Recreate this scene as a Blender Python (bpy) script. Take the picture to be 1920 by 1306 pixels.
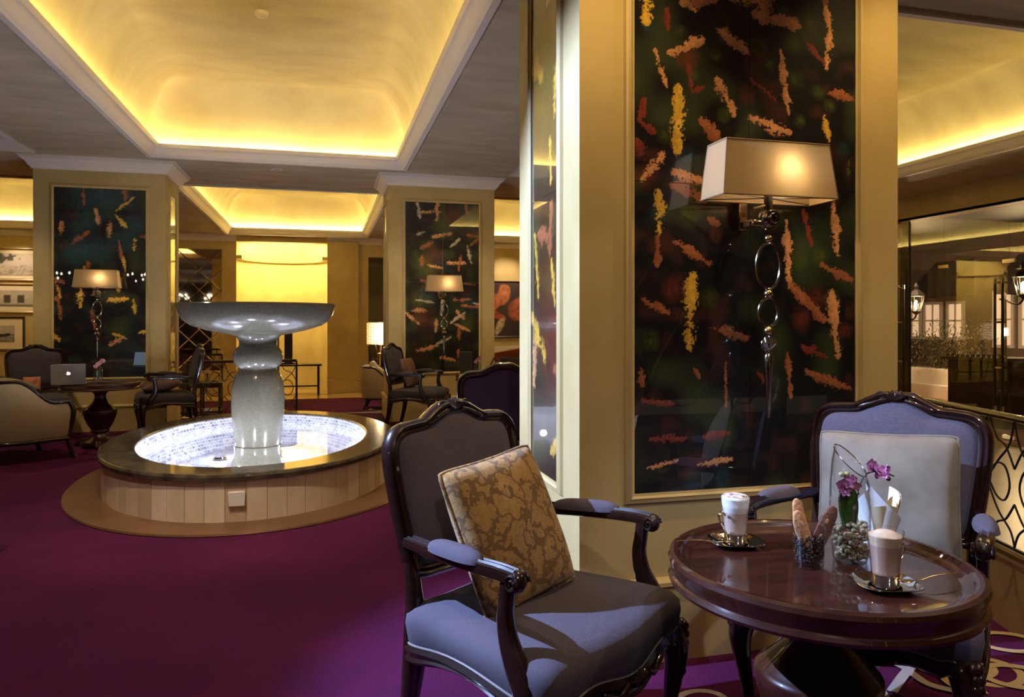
import bpy, bmesh, math, random
import numpy as np
from mathutils import Vector, Matrix
R = math.radians
PI = math.pi
random.seed(7)
for o in list(bpy.data.objects): bpy.data.objects.remove(o)
SC = bpy.context.scene
COL = SC.collection

# ------------------------------------------------------------------ camera
EYE = 1.27
YAW = math.atan(355 / 1365.)
cd = bpy.data.cameras.new('camera'); cam = bpy.data.objects.new('camera', cd); COL.objects.link(cam)
cam.location = (0, 0, EYE); cam.rotation_euler = (R(90), 0, -YAW)
cd.sensor_width = 36; cd.lens = 36 * 1365 / 1920.; cd.shift_y = -48 / 1920.; cd.clip_start = .05; cd.clip_end = 200
SC.camera = cam
# ------------------------------------------------------------------ world, exposure
W = bpy.data.worlds.new('night'); SC.world = W; W.use_nodes = True
W.node_tree.nodes['Background'].inputs[0].default_value = (1.0, .78, .55, 1)
W.node_tree.nodes['Background'].inputs[1].default_value = .11
SC.view_settings.view_transform = 'Standard'; SC.view_settings.look = 'None'
SC.view_settings.gamma = 1; SC.view_settings.use_curve_mapping = False
SC.view_settings.exposure = 0.42

# ------------------------------------------------------------------ lights
def area(name, loc, size, energy, color, rot=(0, 0, 0), spread=180):
    l = bpy.data.lights.new(name, 'AREA'); l.shape = 'RECTANGLE'; l.size, l.size_y = size
    l.energy = energy; l.color = color; l.spread = R(spread)
    o = bpy.data.objects.new(name, l); COL.objects.link(o); o.location = loc; o.rotation_euler = rot
    return o
def spot(name, loc, target, energy, color, angle, blend=.3, radius=.03):
    l = bpy.data.lights.new(name, 'SPOT'); l.energy = energy; l.color = color
    l.spot_size = R(angle); l.spot_blend = blend; l.shadow_soft_size = radius
    o = bpy.data.objects.new(name, l); COL.objects.link(o); o.location = loc
    o.rotation_euler = (Vector(target) - Vector(loc)).to_track_quat('-Z', 'Y').to_euler()
    return o
def point(name, loc, energy, color, radius=.03, parent=None):
    l = bpy.data.lights.new(name, 'POINT'); l.energy = energy; l.color = color; l.shadow_soft_size = radius
    o = bpy.data.objects.new(name, l); COL.objects.link(o); o.location = loc
    if parent: o.parent = parent
    return o
COOL = (.40, .56, 1.0); WARM = (1, .66, .32); YEL = (1.0, .80, .27)
CEIL = 3.17
# ceiling spots: cool ones of the room, warm ones mostly added fill
spot('spot_cool', (-2.15, 2.87, 3.10), (.85, 2.35, 1.05), 1600, COOL, 48, .5, .02)
spot('spot_table', (1.35, .55, 3.10), (1.6, 1.9, .6), 75, (.66, .75, 1.0), 36, .6, .03)
for x in (.95, 2.25):
    spot('fill_column', (x, 1.95, 3.12), (x, 2.5, 1.3), 55, (1, .67, .26), 75, .9, .04)  # added warm wash to brighten the column front, no fitting
spot('fill_carpet', (-1.6, 3.2, 3.10), (-1.4, 3.0, 0), 110, (1, .8, .75), 125, .9, .05)  # added fill that lifts the dark carpet
spot('fill_fountain', (-.9, 3.5, 3.12), (-.6, 5.1, .2), 170, (1, .8, .55), 52, .8, .05)  # added warm light to brighten the fountain skirt
spot('fill_lounge', (.1, -.7, 3.12), (.95, 1.6, .3), 60, (1, .82, .65), 75, .8, .06)  # added soft fill from the camera side
for i, (x, y) in enumerate(((-2.4, 6.2), (-3.6, 8.2), (1.6, 6.2), (1.5, 8.3), (-2.5, 11.5), (1.5, 11.5), (3.0, 1.0))):
    spot('spot_warm', (x, y, 3.12), (x, y, 0), 62, (1, .76, .46), 120, .8, .05)  # first has a ceiling fitting, the rest are added warm fill
spot('fill_screen', (1.7, -1.2, 3.1), (1.7, -2.4, 1.2), 160, (1, .75, .45), 110, .8, .05)  # added light so the lattice shows in the column glass
# far-back downlights
for x in (-5.9, 4.2):
    spot('spot_wall', (x, 16.0, 3.1), (x, 16.75, 1.2), 60, (1, .8, .55), 100, .8, .05)
# cove strips: each coffer lists inner lip rectangle
COFFERS = [  # x0,x1,y0,y1 opening (outer edge of moulding), strip power per metre, top z
    (-1.89, .97, 3.7, 9.0, 6.0, 4.0),
    (-1.95, .95, 10.75, 16.4, 7.5, 4.0),
    (2.35, 7.2, 3.7, 9.0, 6.0, 4.0),
    (2.35, 7.2, 10.75, 16.4, 7.5, 4.0),
    (-8.0, -3.3, 10.75, 16.4, 7.5, 4.0),
    (-8.0, -3.1, 3.7, 9.05, 0, 4.0),
]
for (x0, x1, y0, y1, p, zt) in COFFERS:
    if not p: continue
    z = 3.262; o = .03
    lx, ly = x1 - x0, y1 - y0
    area('cove_strip', ((x0 + x1) / 2, y1 - o, z), (lx, .03), p * lx, YEL, (R(125), 0, 0), 165)
    area('cove_strip', ((x0 + x1) / 2, y0 + o, z), (lx, .03), p * lx, YEL, (R(-125), 0, 0), 165)
    area('cove_strip', (x0 + o, (y0 + y1) / 2, z), (.03, ly), p * ly, YEL, (0, R(125), 0), 165)
    area('cove_strip', (x1 - o, (y0 + y1) / 2, z), (.03, ly), p * ly, YEL, (0, R(-125), 0), 165)
# niche cove and niche downlight
area('niche_cove', (-.85, 17.35, 2.78), (1.3, .1), 22, YEL, (R(180), 0, 0))
area('niche_wash', (-.85, 16.95, 3.0), (1.3, .15), 60, (1.0, .66, .14), (R(25), 0, 0))
# fountain lamps under water, round the pedestal
for k in range(6):
    a = k * PI / 3 + .3
    point('basin_light', (-.53 + .5 * math.cos(a), 6.49 + .75 * math.sin(a), .13), 15, (.90, .94, 1.0), .03)

# ------------------------------------------------------------------ node materials
MATS = {}
def mat(name, base=(.5, .5, .5), rough=.5, metal=0, coat=0, coat_rough=.1, spec=.5, noise=None, bump=None,
        emit=None, estr=0, trans=0, sheen=0, coords='Object'):
    """noise=(scale, colour2, detail, stretch xyz); bump=(scale, strength, stretch)"""
    m = bpy.data.materials.new(name); m.use_nodes = True; nt = m.node_tree
    b = nt.nodes['Principled BSDF']; MATS[name] = m
    b.inputs['Base Color'].default_value = (*base, 1); b.inputs['Roughness'].default_value = rough
    b.inputs['Metallic'].default_value = metal; b.inputs['Coat Weight'].default_value = coat
    b.inputs['Coat Roughness'].default_value = coat_rough; b.inputs['Specular IOR Level'].default_value = spec
    b.inputs['Sheen Weight'].default_value = sheen
    if trans: b.inputs['Transmission Weight'].default_value = trans
    if emit: b.inputs['Emission Color'].default_value = (*emit, 1); b.inputs['Emission Strength'].default_value = estr
    L = nt.links.new
    def co(stretch):
        tc = nt.nodes.new('ShaderNodeTexCoord'); mp = nt.nodes.new('ShaderNodeMapping')
        mp.inputs['Scale'].default_value = stretch; L(tc.outputs[coords], mp.inputs['Vector']); return mp.outputs[0]
    if noise:
        n = nt.nodes.new('ShaderNodeTexNoise'); n.inputs['Scale'].default_value = noise[0]
        n.inputs['Detail'].default_value = noise[2] if len(noise) > 2 else 4
        L(co(noise[3] if len(noise) > 3 else (1, 1, 1)), n.inputs['Vector'])
        rp = nt.nodes.new('ShaderNodeValToRGB'); rp.color_ramp.elements[0].position = .32; rp.color_ramp.elements[1].position = .68
        rp.color_ramp.elements[0].color = (*base, 1); rp.color_ramp.elements[1].color = (*noise[1], 1)
        L(n.outputs[0], rp.inputs[0]); L(rp.outputs[0], b.inputs['Base Color'])
    if bump:
        n = nt.nodes.new('ShaderNodeTexNoise'); n.inputs['Scale'].default_value = bump[0]; n.inputs['Detail'].default_value = 3
        L(co(bump[2] if len(bump) > 2 else (1, 1, 1)), n.inputs['Vector'])
        bp = nt.nodes.new('ShaderNodeBump'); bp.inputs['Strength'].default_value = bump[1]; bp.inputs['Distance'].default_value = .01
        L(n.outputs[0], bp.inputs['Height']); L(bp.outputs[0], b.inputs['Normal'])
    return m
def glassmat(name, tint=(1, 1, 1), f0=.04, rough=0.0):
    """thin clear glass or water: transparent, with Schlick reflection"""
    m = bpy.data.materials.new(name); m.use_nodes = True; nt = m.node_tree; nt.nodes.clear(); MATS[name] = m
    out = nt.nodes.new('ShaderNodeOutputMaterial'); mx = nt.nodes.new('ShaderNodeMixShader')
    t = nt.nodes.new('ShaderNodeBsdfTransparent'); g = nt.nodes.new('ShaderNodeBsdfGlossy'); fr = nt.nodes.new('ShaderNodeLayerWeight')
    fr.inputs['Blend'].default_value = .5
    pw = nt.nodes.new('ShaderNodeMath'); pw.operation = 'POWER'; pw.inputs[1].default_value = 3.2
    ma = nt.nodes.new('ShaderNodeMath'); ma.operation = 'MULTIPLY_ADD'; ma.inputs[1].default_value = 1 - f0; ma.inputs[2].default_value = f0
    t.inputs[0].default_value = (*tint, 1); g.inputs['Roughness'].default_value = rough
    L = nt.links.new; L(fr.outputs['Facing'], pw.inputs[0]); L(pw.outputs[0], ma.inputs[0]); L(ma.outputs[0], mx.inputs[0])
    L(t.outputs[0], mx.inputs[1]); L(g.outputs[0], mx.inputs[2]); L(mx.outputs[0], out.inputs[0])
    return m
mat('plaster', (.58, .44, .20), .6, noise=(2.2, (.47, .345, .135), 5), bump=(9, .12))
mat('plaster_ceiling', (.56, .46, .33), .7, noise=(1.6, (.43, .34, .23), 6, (1, 3, 1)), bump=(7, .1))
mat('vault', (.62, .54, .38), .6, noise=(1.8, (.50, .42, .28), 6, (1, 2, 1)))
mat('moulding', (.80, .72, .66), .5)
mat('dark_wood', (.011, .004, .003), .35, spec=.25, coat=1, coat_rough=.04, noise=(6, (.022, .007, .005), 4, (1, 1, 6)))
mat('table_wood', (.026, .0065, .004), .35, spec=.25, coat=1, coat_rough=.04, noise=(5, (.050, .012, .006), 5, (1, 7, 1)))
mat('black_wood', (.018, .012, .011), .3, coat=.5)
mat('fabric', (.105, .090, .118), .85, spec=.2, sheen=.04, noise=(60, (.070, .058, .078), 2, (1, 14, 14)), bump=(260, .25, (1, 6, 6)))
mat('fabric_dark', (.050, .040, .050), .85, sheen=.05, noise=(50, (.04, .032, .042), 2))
mat('fabric_purple', (.075, .05, .14), .85, sheen=.05, noise=(50, (.065, .045, .12), 2))
mat('fabric_cream', (.50, .41, .28), .85, noise=(40, (.42, .33, .21), 2, (9, 9, 1)))
mat('fabric_coral', (.42, .13, .07), .8)
mat('fabric_brown', (.16, .075, .05), .6, noise=(8, (.09, .04, .03), 3))
mat('fabric_olive', (.17, .14, .05), .8)
mat('velvet', (.215, .178, .130), .8, sheen=.1, noise=(11, (.15, .118, .08), 8), bump=(40, .08))
mat('piping', (.22, .19, .19), .7)
mat('bronze', (.27, .145, .07), .36, metal=.55, noise=(2.5, (.20, .10, .05), 4))
mat('stone', (.155, .145, .115), .14, noise=(70, (.115, .107, .082), 3), spec=.5)
mat('travertine', (.66, .52, .36), .55, noise=(5, (.54, .41, .27), 6, (1, 1, .5)))
mat('travertine_dark', (.55, .41, .27), .55, noise=(4, (.45, .33, .21), 6, (1, 1, .5)))
mat('travertine_pale', (.72, .60, .45), .55, noise=(6, (.62, .49, .34), 6, (1, 1, .5)))
mat('dark_marble', (.030, .024, .018), .12, spec=.7, noise=(9, (.12, .095, .06), 8, (1, 1, 1)))
mat('parquet', (.10, .042, .020), .6, spec=.25, noise=(3, (.08, .035, .018), 5, (1, 9, 1)))
mat('tile_floor', (.50, .38, .24), .3, noise=(1.2, (.40, .29, .17), 4))
mat('marble_floor', (.55, .40, .22), .12, noise=(.8, (.36, .22, .10), 6))
mat('brass', (.55, .38, .18), .22, metal=1)
mat('chrome', (.78, .74, .68), .08, metal=1)
mat('nickel', (.42, .37, .30), .15, metal=1)
mat('iron', (.02, .016, .014), .45)
mat('white_plastic', (.70, .66, .58), .4)
mat('lamp_inside', (.85, .8, .72), .8, emit=(1, .86, .7), estr=.9)
mat('glow_white', (1, 1, 1), .5, emit=(1, .93, .8), estr=1.7)
mat('bulb', (1, 1, 1), .5, emit=(1, .82, .6), estr=22)
mat('red_bulb', (1, .1, .1), .5, emit=(1, .05, .03), estr=9)
mat('screen', (.1, .1, .1), .3, emit=(.55, .75, 1.0), estr=1.6)
mat('silver', (.33, .31, .29), .35, metal=.7)
mat('mirror', (.62, .56, .46), .03, metal=1)
mat('dark_mirror', (.03, .028, .025), .04, spec=1, coat=1, coat_rough=.02)
mat('leaf', (.045, .11, .018), .3, noise=(20, (.03, .07, .012), 2))
mat('bud', (.45, .42, .20), .5)
mat('stem', (.05, .035, .02), .5)
mat('petal', (.62, .34, .62), .5, noise=(60, (.50, .10, .38), 2))
mat('petal_pink', (.60, .28, .30), .5)
mat('pebble', (.36, .31, .18), .12, noise=(60, (.16, .13, .06), 2), spec=.9)
mat('beans', (.018, .010, .008), .3)
mat('biscuit', (.62, .33, .14), .75, noise=(60, (.50, .22, .08), 4), bump=(120, .3))
mat('biscuit_choc', (.12, .045, .025), .7, noise=(40, (.18, .07, .04), 4), bump=(100, .3))
mat('almond', (.62, .42, .24), .6)
mat('napkin', (.82, .68, .44), .8)
mat('napkin_white', (.82, .80, .76), .8)
mat('coffee', (.42, .25, .17), .5)
mat('coffee_light', (.62, .48, .38), .5)
mat('foam', (.66, .50, .34), .8, noise=(30, (.55, .36, .20), 4))
mat('foam_cocoa', (.85, .78, .70), .8, noise=(90, (.16, .06, .03), 5))
mat('hedge', (.10, .085, .035), .7)
mat('night_wall', (.16, .11, .08), .8, noise=(2, (.12, .08, .06), 3))
mat('night_dark', (.02, .016, .014), .6)
mat('wicker', (.035, .022, .015), .6, bump=(60, .6))
mat('warm_window', (.5, .4, .3), .5, emit=(1, .62, .38), estr=.6)
mat('lantern_glow', (1, .8, .5), .5, emit=(1, .62, .30), estr=7)
mat('planter', (.60, .54, .47), .7)
mat('terracotta', (.55, .26, .12), .7)
mat('mat_board', (.78, .64, .45), .7)
mat('frame_gold', (.42, .30, .16), .35, metal=.5)
mat('frame_dark', (.05, .03, .02), .4)
mat('shade', (.27, .18, .085), .8, bump=(200, .15, (1, 1, .05)))
mat('crystal', (.9, .7, .4), .1, emit=(1, .62, .24), estr=.55)
mat('led_green', (.1, .8, .1), .5, emit=(.1, 1, .1), estr=3)
mat('carpet_cream', (.40, .27, .12), .95)
mat('carpet_grey', (.30, .26, .24), .95)
glassmat('glass', (.98, .98, .98), .04); glassmat('window_glass', (.90, .92, .88), .05); glassmat('water', (.94, .97, 1), .02)
# lamp shade: translucent cloth, lit from inside by a real lamp
def shade_mat():
    m = MATS['shade']; nt = m.node_tree; out = nt.nodes['Material Output']; b = nt.nodes['Principled BSDF']
    t = nt.nodes.new('ShaderNodeBsdfTranslucent'); t.inputs[0].default_value = (1, .72, .36, 1)
    mx = nt.nodes.new('ShaderNodeMixShader'); mx.inputs[0].default_value = .15
    nt.links.new(b.outputs[0], mx.inputs[1]); nt.links.new(t.outputs[0], mx.inputs[2]); nt.links.new(mx.outputs[0], out.inputs[0])
shade_mat()
# carpet: purple wool with soft pile
def carpet_mat():
    m = mat('carpet', (.056, .006, .036), .97, spec=.1, noise=(1.6, (.082, .009, .050), 8), bump=(180, .5))
carpet_mat()
# painted glass: pigment in a colour attribute under a clear polished pane
def paint_mat(name, attr='paint', rough=.35, coat=1.0):
    m = bpy.data.materials.new(name); m.use_nodes = True; nt = m.node_tree; b = nt.nodes['Principled BSDF']; MATS[name] = m
    a = nt.nodes.new('ShaderNodeAttribute'); a.attribute_name = attr; nt.links.new(a.outputs['Color'], b.inputs['Base Color'])
    b.inputs['Roughness'].default_value = rough; b.inputs['Coat Weight'].default_value = coat; b.inputs['Coat Roughness'].default_value = .015
    b.inputs['Coat IOR'].default_value = 1.62; b.inputs['Specular IOR Level'].default_value = .5
    return m
paint_mat('painted_glass'); paint_mat('print', coat=.3, rough=.6)
def mosaic_mat():
    m = mat('mosaic', (.8, .8, .9), .25); nt = m.node_tree; b = nt.nodes['Principled BSDF']
    tc = nt.nodes.new('ShaderNodeTexCoord'); br = nt.nodes.new('ShaderNodeTexBrick'); L = nt.links.new
    br.inputs['Color1'].default_value = (.56, .58, .78, 1); br.inputs['Color2'].default_value = (.15, .16, .33, 1)
    br.inputs['Mortar'].default_value = (.85, .87, .95, 1); br.inputs['Scale'].default_value = 1
    br.inputs['Mortar Size'].default_value = .003; br.inputs['Brick Width'].default_value = .042; br.inputs['Row Height'].default_value = .027
    br.inputs['Bias'].default_value = -.1
    L(tc.outputs['UV'], br.inputs['Vector']); L(br.outputs[0], b.inputs['Base Color'])
mosaic_mat()
def damask_mat():
    m = mat('damask', (.4, .25, .08), .42, sheen=.2); nt = m.node_tree; b = nt.nodes['Principled BSDF']; L = nt.links.new
    def N(t, **k):
        n = nt.nodes.new(t)
        for a, v in k.items(): n.inputs[a].default_value = v
        return n
    def M(op, x, y=None, z=None):
        n = nt.nodes.new('ShaderNodeMath'); n.operation = op
        for i, q in enumerate((x, y, z)):
            if q is None: continue
            if isinstance(q, (int, float)): n.inputs[i].default_value = q
            else: L(q, n.inputs[i])
        return n.outputs[0]
    tc = nt.nodes.new('ShaderNodeTexCoord')
    n = N('ShaderNodeTexNoise', Scale=22, Detail=3); L(tc.outputs['Object'], n.inputs['Vector'])
    ad = nt.nodes.new('ShaderNodeMixRGB'); ad.inputs[0].default_value = .10; L(tc.outputs['Object'], ad.inputs[1]); L(n.outputs['Color'], ad.inputs[2])
    e = N('ShaderNodeTexVoronoi', Scale=15); e.feature = 'DISTANCE_TO_EDGE'; L(ad.outputs[0], e.inputs['Vector'])      # blossoms
    lf = N('ShaderNodeTexVoronoi', Scale=38); lf.feature = 'DISTANCE_TO_EDGE'; L(ad.outputs[0], lf.inputs['Vector'])     # petals and leaves
    ground = M('LESS_THAN', M('ADD', e.outputs[0], M('MULTIPLY', lf.outputs[0], -.26)), .045)
    vein = M('LESS_THAN', lf.outputs[0], .05)
    f_ = M('MAXIMUM', ground, M('MULTIPLY', vein, .42))
    mx = nt.nodes.new('ShaderNodeMixRGB'); mx.inputs[1].default_value = (.43, .255, .09, 1); mx.inputs[2].default_value = (.185, .10, .035, 1)
    L(f_, mx.inputs[0]); L(mx.outputs[0], b.inputs['Base Color'])
    L(M('MULTIPLY_ADD', f_, .25, .36), b.inputs['Roughness'])
damask_mat()

# ------------------------------------------------------------------ mesh helpers
def catmull(pts, n=8, closed=False):
    pts = [tuple(map(float, p)) for p in pts]; out = []; N = len(pts)
    rng = range(N) if closed else range(N - 1)
    for i in rng:
        if closed: p0, p1, p2, p3 = pts[(i - 1) % N], pts[i], pts[(i + 1) % N], pts[(i + 2) % N]
        else: p0, p1, p2, p3 = pts[max(i - 1, 0)], pts[i], pts[i + 1], pts[min(i + 2, N - 1)]
        for k in range(n):
            t = k / n; t2 = t * t; t3 = t2 * t
            out.append(tuple(.5 * (2 * b + (c - a) * t + (2 * a - 5 * b + 4 * c - d) * t2 + (3 * b - a - 3 * c + d) * t3)
                             for a, b, c, d in zip(p0, p1, p2, p3)))
    if not closed: out.append(pts[-1])
    return out
class MB:
    def __init__(s): s.v = []; s.f = []; s.uv = None
    def add(s, vs, fs):
        n = len(s.v); s.v += [tuple(p) for p in vs]; s.f += [tuple(i + n for i in f) for f in fs]; return s
    def box(s, x0, y0, z0, x1, y1, z1):
        return s.add([(x0, y0, z0), (x1, y0, z0), (x1, y1, z0), (x0, y1, z0), (x0, y0, z1), (x1, y0, z1), (x1, y1, z1), (x0, y1, z1)],
                     [(3, 2, 1, 0), (4, 5, 6, 7), (0, 1, 5, 4), (1, 2, 6, 5), (2, 3, 7, 6), (3, 0, 4, 7)])
    def bbox(s, x0, y0, z0, x1, y1, z1, b=.005):
        """box with chamfered edges"""
        vs = []; idx = {}
        for ix in (0, 1):
            for iy in (0, 1):
                for iz in (0, 1):
                    X, Y, Z = (x0, x1)[ix], (y0, y1)[iy], (z0, z1)[iz]; sx, sy, sz = 1 - 2 * ix, 1 - 2 * iy, 1 - 2 * iz
                    for ax in range(3):
                        p = [X + sx * b, Y + sy * b, Z + sz * b]; p[ax] = (X, Y, Z)[ax]
                        idx[ix, iy, iz, ax] = len(vs); vs.append(p)
        fs = []
        for ax in range(3):
            for e in (0, 1):
                a, c = [k for k in range(3) if k != ax]
                q = []
                for (i, j) in ((0, 0), (1, 0), (1, 1), (0, 1)):
                    key = [0, 0, 0]; key[ax] = e; key[a] = i; key[c] = j; q.append(idx[(*key, ax)])
                flip = (e == 0) ^ (ax == 1)
                fs.append(tuple(reversed(q)) if flip else tuple(q))
        for ax in range(3):
            a, c = [k for k in range(3) if k != ax]
            for i in (0, 1):
                for j in (0, 1):
                    k0 = [0, 0, 0]; k0[a] = i; k0[c] = j; k1 = list(k0); k1[ax] = 1
                    fs.append((idx[(*k0, a)], idx[(*k1, a)], idx[(*k1, c)], idx[(*k0, c)]))
        for ix in (0, 1):
            for iy in (0, 1):
                for iz in (0, 1): fs.append(tuple(idx[ix, iy, iz, k] for k in range(3)))
        return s.add(vs, fs)
    def lathe(s, prof, n=32, c=(0, 0, 0), sx=1, sy=1, close=False):
        vs = []; fs = []; m = len(prof)
        for k in range(n):
            a = 2 * PI * k / n
            for (r, z) in prof: vs.append((c[0] + r * sx * math.cos(a), c[1] + r * sy * math.sin(a), c[2] + z))
        for k in range(n):
            k2 = (k + 1) % n
            for i in range(m - 1 + (1 if close else 0)):
                j = (i + 1) % m
                fs.append((k * m + i, k2 * m + i, k2 * m + j, k * m + j))
        if not close:
            if prof[0][0] > 1e-6: fs.append(tuple(k * m for k in reversed(range(n))))
            if prof[-1][0] > 1e-6: fs.append(tuple(k * m + m - 1 for k in range(n)))
        return s.add(vs, fs)
    def tube(s, pts, rad, n=10, flat=1.0, up=(0, 0, 1), cap=True, closed=False, power=2.0):
        """sweep an ellipse (rad across, rad*flat along 'up'); rad: number, list of numbers or (a, b) pairs"""
        P = [Vector(p) for p in pts]; N = len(P)
        if not hasattr(rad, '__len__'): rad = [rad] * N
        U = Vector(up); vs = []; fs = []; prev = None
        for i in range(N):
            if closed: T = P[(i + 1) % N] - P[i - 1]
            else: T = P[min(i + 1, N - 1)] - P[max(i - 1, 0)]
            T.normalize()
            u = (prev if prev is not None else U); u = u - T * u.dot(T)
            if u.length < 1e-4: u = Vector((1, 0, 0)) - T * T.x
            u.normalize(); prev = u; w = T.cross(u)
            r = rad[i]; a, b = r if hasattr(r, '__len__') else (r, r * flat)
            for k in range(n):
                t = 2 * PI * k / n; ct, st = math.cos(t), math.sin(t); e = 2 / power
                x = math.copysign(abs(ct) ** e, ct); y = math.copysign(abs(st) ** e, st)
                vs.append(P[i] + w * (a * x) + u * (b * y))
        for i in range(N if closed else N - 1):
            j = (i + 1) % N
            for k in range(n):
                k2 = (k + 1) % n; fs.append((i * n + k, i * n + k2, j * n + k2, j * n + k))
        if cap and not closed:
            fs.append(tuple(reversed(range(n)))); fs.append(tuple((N - 1) * n + k for k in range(n)))
        return s.add(vs, fs)
    def sweep(s, path, prof, normal=(0, 0, 1), closed=True, pclosed=True):
        """mitred sweep in a plane: profile (a outward to the right of travel, b along the normal)"""
        P = [Vector(p) for p in path]; N = len(P); nv = Vector(normal); m = len(prof); vs = []; fs = []
        for i in range(N):
            a = (P[i] - P[i - 1]).normalized() if (closed or i > 0) else None
            b = (P[(i + 1) % N] - P[i]).normalized() if (closed or i < N - 1) else None
            if a is None: a = b
            if b is None: b = a
            sa, sb = a.cross(nv), b.cross(nv); sd = (sa + sb); sd.normalize(); k = 1 / max(.35, sd.dot(sb))
            for (u, w) in prof: vs.append(P[i] + sd * (u * k) + nv * w)
        for i in range(N if closed else N - 1):
            j = (i + 1) % N
            for q in range(m if pclosed else m - 1):
                q2 = (q + 1) % m; fs.append((i * m + q, i * m + q2, j * m + q2, j * m + q))
        if not closed and pclosed:
            fs.append(tuple(reversed(range(m)))); fs.append(tuple((N - 1) * m + q for q in range(m)))
        return s.add(vs, fs)
    def ell(s, c, r, n=10, m=7, M=None):
        vs = []; fs = []; c = Vector(c)
        for j in range(m + 1):
            ph = PI * j / m
            for k in range(n):
                t = 2 * PI * k / n
                p = Vector((r[0] * math.sin(ph) * math.cos(t), r[1] * math.sin(ph) * math.sin(t), r[2] * math.cos(ph)))
                if M is not None: p = M @ p
                vs.append(c + p)
        for j in range(m):
            for k in range(n):
                k2 = (k + 1) % n; fs.append((j * n + k, (j + 1) * n + k, (j + 1) * n + k2, j * n + k2))
        return s.add(vs, fs)
    def grid(s, fn, nu, nv, wrapu=False):
        vs = [fn(i / (nu - (0 if wrapu else 1)), j / (nv - 1)) for j in range(nv) for i in range(nu)]; fs = []
        for j in range(nv - 1):
            for i in range(nu if wrapu else nu - 1):
                i2 = (i + 1) % nu; fs.append((j * nu + i, j * nu + i2, (j + 1) * nu + i2, (j + 1) * nu + i))
        return s.add(vs, fs)
    def mesh(s, name, material, ang=38, fix=True):
        me = bpy.data.meshes.new(name); me.from_pydata([tuple(p) for p in s.v], [], s.f)
        if s.uv is not None:
            ul = me.uv_layers.new(name='UVMap'); k = 0
            for p in me.polygons:
                for li in p.loop_indices: ul.data[li].uv = s.uv(me.vertices[me.loops[li].vertex_index].co)
        if fix:
            bm = bmesh.new(); bm.from_mesh(me); bmesh.ops.remove_doubles(bm, verts=bm.verts, dist=1e-5)
            bmesh.ops.recalc_face_normals(bm, faces=bm.faces); bm.to_mesh(me); bm.free()
        if ang:
            me.polygons.foreach_set('use_smooth', [True] * len(me.polygons)); me.set_sharp_from_angle(angle=R(ang))
        me.materials.append(MATS[material] if isinstance(material, str) else material)
        return me
    def build(s, name, material, parent=None, ang=38, fix=True, loc=None, rotz=None):
        o = bpy.data.objects.new(name, s.mesh(name, material, ang, fix)); COL.objects.link(o)
        if parent is not None: o.parent = parent
        if loc is not None: o.location = loc
        if rotz is not None: o.rotation_euler = (0, 0, rotz)
        return o
def tag(o, label=None, cat=None, group=None, kind=None):
    if label: o['label'] = label
    if cat: o['category'] = cat
    if group: o['group'] = group
    if kind: o['kind'] = kind
    return o
def thing(name, label, cat, loc=(0, 0, 0), rotz=0, group=None, scale=1):
    o = bpy.data.objects.new(name, None); COL.objects.link(o); o.empty_display_size = .1
    o.location = loc; o.rotation_euler = (0, 0, rotz); o.scale = (scale,) * 3
    return tag(o, label, cat, group)
def dup(root, loc, rotz, label, group=None, scale=None, swap=None):
    def cp(o, parent):
        c = o.copy(); COL.objects.link(c); c.parent = parent
        if swap and c.type == 'MESH' and c.data.materials and c.data.materials[0].name in swap:
            key = (c.data.name, swap[c.data.materials[0].name])
            if key not in SWAPPED:
                d = c.data.copy(); d.materials[0] = MATS[swap[c.data.materials[0].name]]; SWAPPED[key] = d
            c.data = SWAPPED[key]
        for ch in o.children: cp(ch, c)
        return c
    r = cp(root, None); r.location = loc; r.rotation_euler = (0, 0, rotz); r['label'] = label
    if group: r['group'] = group
    if scale: r.scale = (scale,) * 3
    return r
SWAPPED = {}
def struct(mb, name, material, parent=None, ang=38, fix=True):
    o = mb.build(name, material, parent, ang, fix)
    if parent is None: o['kind'] = 'structure'
    return o
# ================================================================== THE SETTING
# raised lounge platform (parquet), lower tiled hall behind and to the right
LOW = -.30
plat = [(-9, -6), (2.35, -6), (2.9, .8), (3.78, 3.5), (5.6, 9.1), (5.9, 10.6), (-9, 10.6)]
mb = MB(); n = len(plat)
mb.add([(x, y, 0) for x, y in plat] + [(x, y, LOW - .02) for x, y in plat],
       [tuple(range(n))] + [(i, i + n, (i + 1) % n + n, (i + 1) % n) for i in range(n)])
floor = struct(mb, 'floor', 'parquet', ang=0)
mb = MB().box(-9.5, 10.0, LOW - .1, 8.6, 19, LOW).box(2.5, -6, LOW - .1, 8.6, 10.0, LOW)
struct(mb, 'floor', 'tile_floor', ang=0)
# two broad steps between the columns down to the hall
for i in (1,):
    st = MB().bbox(-1.75, 10.58, LOW, .78, 10.92, LOW + .15, .01).build('step', 'travertine', floor)
# lower marble strip in front of the niche
struct(MB().box(-3.2, 15.6, LOW, 3.4, 16.74, LOW + .006), 'floor', 'marble_floor', ang=0)
# carpets
cp = [(-8.9, -5.5), (2.1, -5.5), (2.3, .9), (2.66, 2.2), (3.05, 3.3), (4.1, 6.5), (4.9, 10.4), (-8.9, 10.4)]
mb = MB(); n = len(cp)
mb.add([(x, y, .008) for x, y in cp] + [(x, y, -.004) for x, y in cp], [tuple(range(n))] + [(i, i + n, (i + 1) % n + n, (i + 1) % n) for i in range(n)])
carpet = tag(mb.build('carpet', 'carpet', ang=0), 'deep purple wool carpet spread over the raised lounge floor', 'carpet')
mb = MB().box(-5, 11.5, LOW, 6.5, 15.55, LOW + .01)
carpet2 = tag(mb.build('carpet', 'carpet', ang=0), 'wine red carpet in the hall beyond the far columns', 'carpet')
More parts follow.
